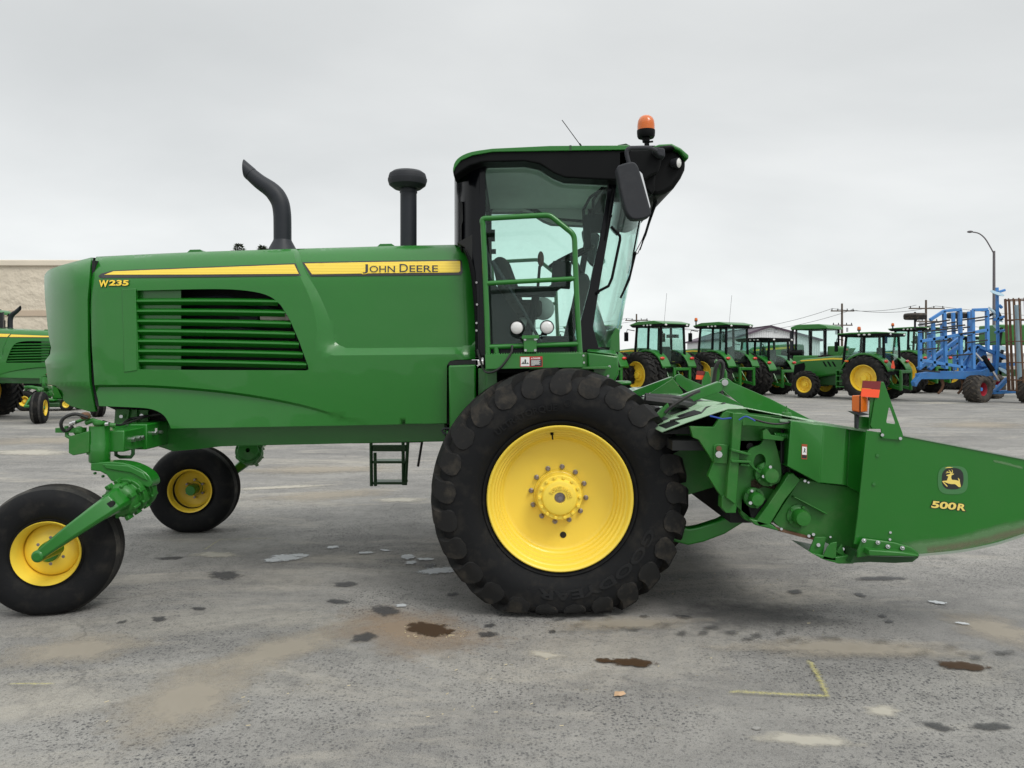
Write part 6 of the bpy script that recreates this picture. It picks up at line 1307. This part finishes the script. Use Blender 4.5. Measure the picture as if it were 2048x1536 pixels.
LT = empty('lawn_tractor'); tag(LT, 'small garden tractor with yellow-rimmed wheels seen beneath the farther windrower', 'mower')
for x, R_, w_ in ((0,.32,.26),(1.25,.21,.18)):
    for s in (1,-1):
        h = MB(); h.cyl((0,-.05,0),(0,.05,0),.05,10); o = h.build('wheel', M['yellow'], LT, off=(0,0,0), loc=(x,s*.42,R_-.01)); o.rotation_euler.z = math.pi if s > 0 else 0
        for nm, me in (('tyre', tyre_mesh(('lt',R_), R_, R_*.5, w_, w_*.8, 14, .012, .02, kind='rib', flat=R_-.01, seg=32)), ('rim', rim_mesh(R_*.52, w_, ('ltr',R_), 'yellow'))):
            c = bpy.data.objects.new(nm, me); COL.objects.link(c); c.parent = o
mb = MB(); xz(mb,[(.7,.35),(.7,.9),(1.4,.82),(1.6,.6),(1.6,.35)],-.25,.25); mb.build('hood',M['green3'],LT,bevel=.05)
for s in (1,-1): mb = MB(); xz(mb,[(-.45,.5),(-.38,.74),(.1,.80),(.42,.74),(.62,.40),(.9,.36),(.9,.30),(.55,.30),(.36,.66),(.1,.72),(-.3,.66)],s*.25,s*.52); mb.build('fender',M['green3'],LT,bevel=.02)
mb = MB(); mb.box(.3,1.5,-.3,.3,.25,.36); mb.box(.45,1.1,-.6,.6,.12,.26); mb.build('mower_deck',M['dgreen'],LT,bevel=.03); mb = MB(); mb.box(-.2,.25,-.22,.22,.78,.9); mb.box(-.28,-.16,-.22,.22,.85,1.25); mb.build('seat',M['black'],LT,bevel=.04)
mb = MB(); mb.tube([(.72,0,.85),(.55,0,1.1)],.02,8); mb.tube([Vector((.53+.05*math.cos(t),.17*math.sin(t),1.12+.12*math.cos(t))) for t in [2*math.pi*k/14 for k in range(14)]],.014,6,closed=True); mb.build('steering_wheel',M['black'],LT)
LT.location = ((66-1024)*24.6/F, 24.6, 0); LT.rotation_euler.z = rad(4)
# ================================================================ buildings
def stucco(name, col, sc_=3, bump=.5, lines=False):
    m, nt, b = newmat(name); L = nt.links; tc = N(nt,'ShaderNodeTexCoord'); n = N(nt,'ShaderNodeTexNoise'); n.inputs['Scale'].default_value = sc_; n.inputs['Detail'].default_value = 6; L.new(tc.outputs['Object'], n.inputs['Vector'])
    n2 = N(nt,'ShaderNodeTexNoise'); n2.inputs['Scale'].default_value = .4; n2.inputs['Detail'].default_value = 5; L.new(tc.outputs['Object'], n2.inputs['Vector'])
    mx = N(nt,'ShaderNodeMix', data_type='RGBA'); mx.inputs['A'].default_value = (*[c*.85 for c in col],1); mx.inputs['B'].default_value = (*[min(1,c*1.1) for c in col],1); L.new(n2.outputs['Fac'], mx.inputs['Factor']); L.new(mx.outputs['Result'], b.inputs['Base Color']); b.inputs['Roughness'].default_value = .9
    bp = N(nt,'ShaderNodeBump'); bp.inputs['Strength'].default_value = bump; bp.inputs['Distance'].default_value = .04 if sc_ > 2 else .2
    if lines:
        w_ = N(nt,'ShaderNodeTexWave'); w_.inputs['Scale'].default_value = 1.2; L.new(tc.outputs['Object'], w_.inputs['Vector']); L.new(w_.outputs['Fac'], bp.inputs['Height'])
    else: L.new(n.outputs['Fac'], bp.inputs['Height'])
    L.new(bp.outputs['Normal'], b.inputs['Normal']); return m
ys_ = 44; s1 = stucco('tan_stucco', (.64,.57,.46), 1.6, 1.); s2 = stucco('tan_trim', (.52,.42,.32), 6, .2); s3 = stucco('pale_cap', (.68,.61,.5), 6, .2)
SBo = Vector((-22,46,0)); B1 = empty('stucco_building', SBo, 0, SBo); tag(B1, 'long tan stucco building with a brown belt course behind the left-hand windrower', 'building')
zt_ = P(0,520,ys_).z
mb = MB(); mb.box(-60,P(640,0,ys_).x,ys_,ys_+18,0,zt_-.35); mb.build('wall', s1, B1)
mb = MB(); mb.box(-60,P(640,0,ys_).x+.15,ys_-.15,ys_+18,zt_-.35,zt_); mb.build('cornice', s3, B1, bevel=.05)
mb = MB(); mb.box(-60,P(640,0,ys_).x+.06,ys_-.06,ys_-.002,P(0,632,ys_).z,P(0,621,ys_).z); mb.build('belt_course', s2, B1)
mb = MB(); mb.box(-60,P(640,0,ys_).x+.1,ys_-.1,ys_-.002,0,.9); mb.build('base_course', s2, B1)
wm = stucco('white_corrugated_metal', (.62,.63,.64), 2, .3, True); pm = paint('dark_purple_trim', (.09,.06,.09), .6); gm = paint('grey_roof_metal', (.4,.41,.43), .5)
YW = 88; SBo = Vector((P(1545,0,YW).x,YW,0)); B2 = empty('metal_shed', SBo, 0, SBo); tag(B2, 'white gabled metal building with dark trim and a green-and-white sign, beyond the parked tractors', 'building')
gx = lambda u: P(u,0,YW).x; gz = lambda v: P(0,v,YW).z
mb = MB(); mb.slab([Vector((gx(1474),YW,0)),Vector((gx(1640),YW,0)),Vector((gx(1640),YW,gz(679))),Vector((gx(1540),YW,gz(654))),Vector((gx(1474),YW,gz(674)))], (0,25,0)); mb.build('wall', wm, B2)
mb = MB()
for a, b in (((1470,675.5),(1540,652.5)),((1540,652.5),(1644,680.5))):
    p, q_ = P(*a,YW), P(*b,YW); mb.slab([p+Vector((0,-.3,-.12)),q_+Vector((0,-.3,-.12)),q_+Vector((0,-.3,.12)),p+Vector((0,-.3,.12))],(0,25.6,0))
mb.build('roof_trim', pm, B2)
mb = MB(); mb.box(gx(1532),gx(1550),YW-.1,YW-.002,gz(697),gz(679)); sg = mb.build('sign', paint('sign_white',(.75,.76,.75),.5), B2)
mb = MB(); mb.box(gx(1533),gx(1549),YW-.13,YW-.102,gz(686),gz(680.5)); mb.build('sign_band', paint('sign_teal',(.05,.30,.22),.5), sg); mb = MB(); text(mb,'AREN',(1534,694.5),(1548,694.5),(1534,689),lambda u,v: YW-.12,.05); mb = MB()
for k in range(4): mb.box(gx(1534.5+k*3.5),gx(1536.5+k*3.5),YW-.13,YW-.102,gz(694),gz(689.5))
mb.build('sign_marks', paint('sign_purple',(.14,.04,.16),.5), sg)
mb = MB(); mb.box(gx(1532),gx(1544),YW-.1,YW-.002,gz(662.5),gz(660.5)); mb.box(gx(1549),gx(1555),YW-.12,YW-.002,gz(665),gz(660)); mb.build('vent', gm, B2)
mb = MB(); mb.box(gx(1534),gx(1562),YW-6,YW-.2,0,gz(700)); mb.build('annex', stucco('annex_wall',(.5,.48,.46)), B2); mb = MB(); mb.box(gx(1530),gx(1566),YW-6.4,YW-.2,gz(700),gz(697.5)); mb.build('annex_roof', M['white'], B2)
YV = 130
def lowb(label, u0, u1, v0, Y, col, roof=.3):
    O_ = Vector((P((u0+u1)/2,0,Y).x,Y,0)); B = empty('warehouse', O_, 0, O_); tag(B, label, 'building')
    z = P(0,v0,Y).z; mb = MB(); mb.box(P(u0,0,Y).x,P(u1,0,Y).x,Y,Y+15,0,z); mb.build('wall', stucco('w'+str(u0), col, 2, .3, True), B); mb = MB(); mb.box(P(u0,0,Y).x-.3,P(u1,0,Y).x+.3,Y-.3,Y+15.3,z,z+roof); mb.build('roof', gm, B)
    mb = MB()
    for k in range(3): u = u0+(u1-u0)*(.2+.3*k); mb.box(P(u,0,Y).x,P(u,0,Y).x+3,Y-.06,Y-.002,0,min(3,z*.7))
    mb.build('door', gm, B)
lowb('low pale warehouse on the horizon between the first two row tractors', 1150, 1470, 703, 140, (.5,.51,.5)); lowb('low grey warehouse on the horizon behind the tracked tractor', 1590, 1800, 706, 150, (.45,.46,.47)); lowb('long low pale building on the horizon behind the blue cultivator', 1890, 2300, 709, 160, (.5,.49,.47))
# pale water tower between the row tractors
O_ = P(1345,720,100); O_.z = 0; Wt = empty('storage_tank', O_, 0, O_); tag(Wt, 'small round storage tank on legs on the horizon between the first two row tractors', 'tank')
mb = MB(); mb.lathe([(0,4.6),(1.5,4.3),(1.6,3.9),(1.6,2.6),(0,2.5)], O_, (0,0,1), 20); mb.build('tank', M['white'], Wt); mb = MB(); mb.cyl(O_+Vector((0,0,4.4)),O_+Vector((0,0,4.9)),.8,12); mb.build('lid', M['black'], Wt); mb = MB()
for x, z in radii(1.2,4,.7): mb.cyl(O_+Vector((x,z,0)), O_+Vector((x,z,2.6)), .12, 6)
mb.build('legs', M['grey'], Wt)
# ================================================================ poles, wires, street lamp
def pole(u, v, Y, arms, label, tr=False):
    o3 = P(u,720,Y); o3.z = 0; z = P(0,v,Y).z; R0 = empty('utility_pole', o3, 0, o3); tag(R0, label, 'pole', 'utility poles carrying the power line')
    mb = MB(); mb.lathe([(.17,0),(.11,z)], o3, (0,0,1), 10, cap=True); mb.build('post', M['wood'], R0)
    for dz, L_ in arms:
        mb = MB(); mb.box(o3.x-L_/2,o3.x+L_/2,Y-.17,Y-.11,z-dz-.07,z-dz+.07); a = mb.build('crossarm', M['wood'], R0)
        for s in (-.45,-.2,.2,.45): k = MB(); k.cyl((o3.x+s*L_,Y-.14,z-dz+.07),(o3.x+s*L_,Y-.14,z-dz+.28),.06,8); k.build('insulator', M['grey'], a)
    if tr: mb = MB(); mb.cyl((o3.x-.55,Y-.1,z-3.7),(o3.x-.55,Y-.1,z-2.6),.3,12); mb.cyl((o3.x+.5,Y-.3,z-3.4),(o3.x+.5,Y-.3,z-2.9),.12,8); mb.build('transformer', gm, R0)
    return Vector((o3.x,Y-.14,z))
p1 = pole(1273,628,108,[(.9,3.2)],'utility pole with one crossarm rising behind the row tractor nearest the cab'); p2 = pole(1684,607,92,[(.9,2.8),(2.6,2.4)],'utility pole with transformer standing above the tracked tractor', True); p3 = pole(1852,600,90,[(1.0,4.2),(2.5,2.6)],'utility pole with braces standing behind the blue cultivator', True)
def wires(label, a, b, sag, offs):
    mb = MB()
    for dx_, dz in offs:
        mb.tube([(a+(b-a)*t)+Vector((dx_,0,dz-sag*4*t*(1-t))) for t in [k/24 for k in range(25)]], .022, 5)
    tag(mb.build('power_line', M['black']), label, 'power line', 'spans of the power line')
wires('sagging power line span between the cab-side pole and the transformer pole', p1, p2, 2.2, [(-1.2,-.6),(1.2,-.75)])
wires('power line span between the transformer pole and the pole behind the cultivator', p2, p3, .5, [(-1.2,-.6),(1.0,-.75)])
wires('power line span running from the cab-side pole off to the left behind the cab', p1, Vector((-8,125,8.5)), 1.2, [(-1.2,-.6),(1.2,-.75)]); wires('low power line span running right from the cultivator pole out of view', p3, Vector((95,96,7.5)), 1.0, [(1,-.7),(-1,-2.4)])
o3 = P(1988,720,60); o3.z = 0; SL = empty('street_lamp', o3, 0, o3); tag(SL, 'tall street lamp with a curved arm beside the blue cultivator', 'street lamp'); z = P(0,502,60).z
mb = MB(); mb.lathe([(.16,0),(.13,.3),(.09,z)], o3, (0,0,1), 14, cap=True); mb.build('post', M['lpole'], SL)
mb = MB(); mb.tube([P(*t) for t in spline([(1987,506,60),(1980,493,60),(1970,477,60),(1958,467,60),(1945,464,60)],4)], .05, 8); mb.build('arm', M['lpole'], SL); mb = MB(); mb.ball(P(1940,463.5,60), .22, 8, 0, (1,.8,.42)); mb.build('lamp_head', M['lpole'], SL)
# ================================================================ trees
leafm = paint('conifer_foliage', (.028,.045,.022), .9, dirt=.3, dcol=(.05,.065,.03), ds=2, var=.35)
def conifer(u, v, Y, label, seed):
    random.seed(seed); o3 = P(u,720,Y); o3.z = 0; H_ = P(0,v,Y).z; R0 = empty('conifer_tree', o3, 0, o3); tag(R0, label, 'tree')
    mb = MB(); mb.lathe([(.25,0),(.03,H_-.1)], o3, (0,0,1), 8); mb.build('trunk', M['wood'], R0); mb = MB()
    for k in range(3200):
        t = random.random()**.7; z = 1.5+(H_-1.4)*t; r = (1-t)**.75*2.6+.12; a = random.uniform(0,6.283); q = r*random.uniform(.25,1)*(1+.25*math.sin(a*5+z*3)); c = o3+Vector((q*math.cos(a), q*math.sin(a), z-.15*q)); d = Vector((math.cos(a),math.sin(a),random.uniform(-.2,.6)))*random.uniform(.12,.26); n_ = d.cross(Vector((random.uniform(-1,1),random.uniform(-1,1),1))).normalized()*.05
        mb.add([c-n_, c+d, c+n_], [(0,1,2)])
    mb.build('crown', leafm, R0, normals=False, weld=False)
conifer(478,491,58,'dark conifer top peeking above the windrower hood, left one of the pair',1); conifer(525,494,58,'dark conifer top beside the base of the exhaust stack above the hood',2)
random.seed(9); o3 = P(1915,720,120); o3.z = 0; R0 = empty('bare_tree', o3, 0, o3); tag(R0, 'leafless tree seen through the frame of the blue cultivator', 'tree')
tk = MB(); tw = MB()
def branch(p, d, l, r, n):
    q = p+d*l; (tk if n > 2 else tw).tube([p, p.lerp(q,.5)+Vector((random.uniform(-.1,.1),0,random.uniform(-.05,.1)))*l*.3, q], [r, r*.85, r*.65], 5)
    if n == 0: return
    for k in range(3 if n > 1 else 4):
        dd = (d+Vector((random.uniform(-.8,.8),random.uniform(-.8,.8),random.uniform(-.1,.6)))).normalized(); branch(q, dd, l*random.uniform(.6,.85), r*.6, n-1)
branch(o3, Vector((0,0,1)), 1.3, .16, 5); tk.build('trunk', M['wood'], R0, weld=False); tw.build('crown', M['wood'], R0, weld=False)
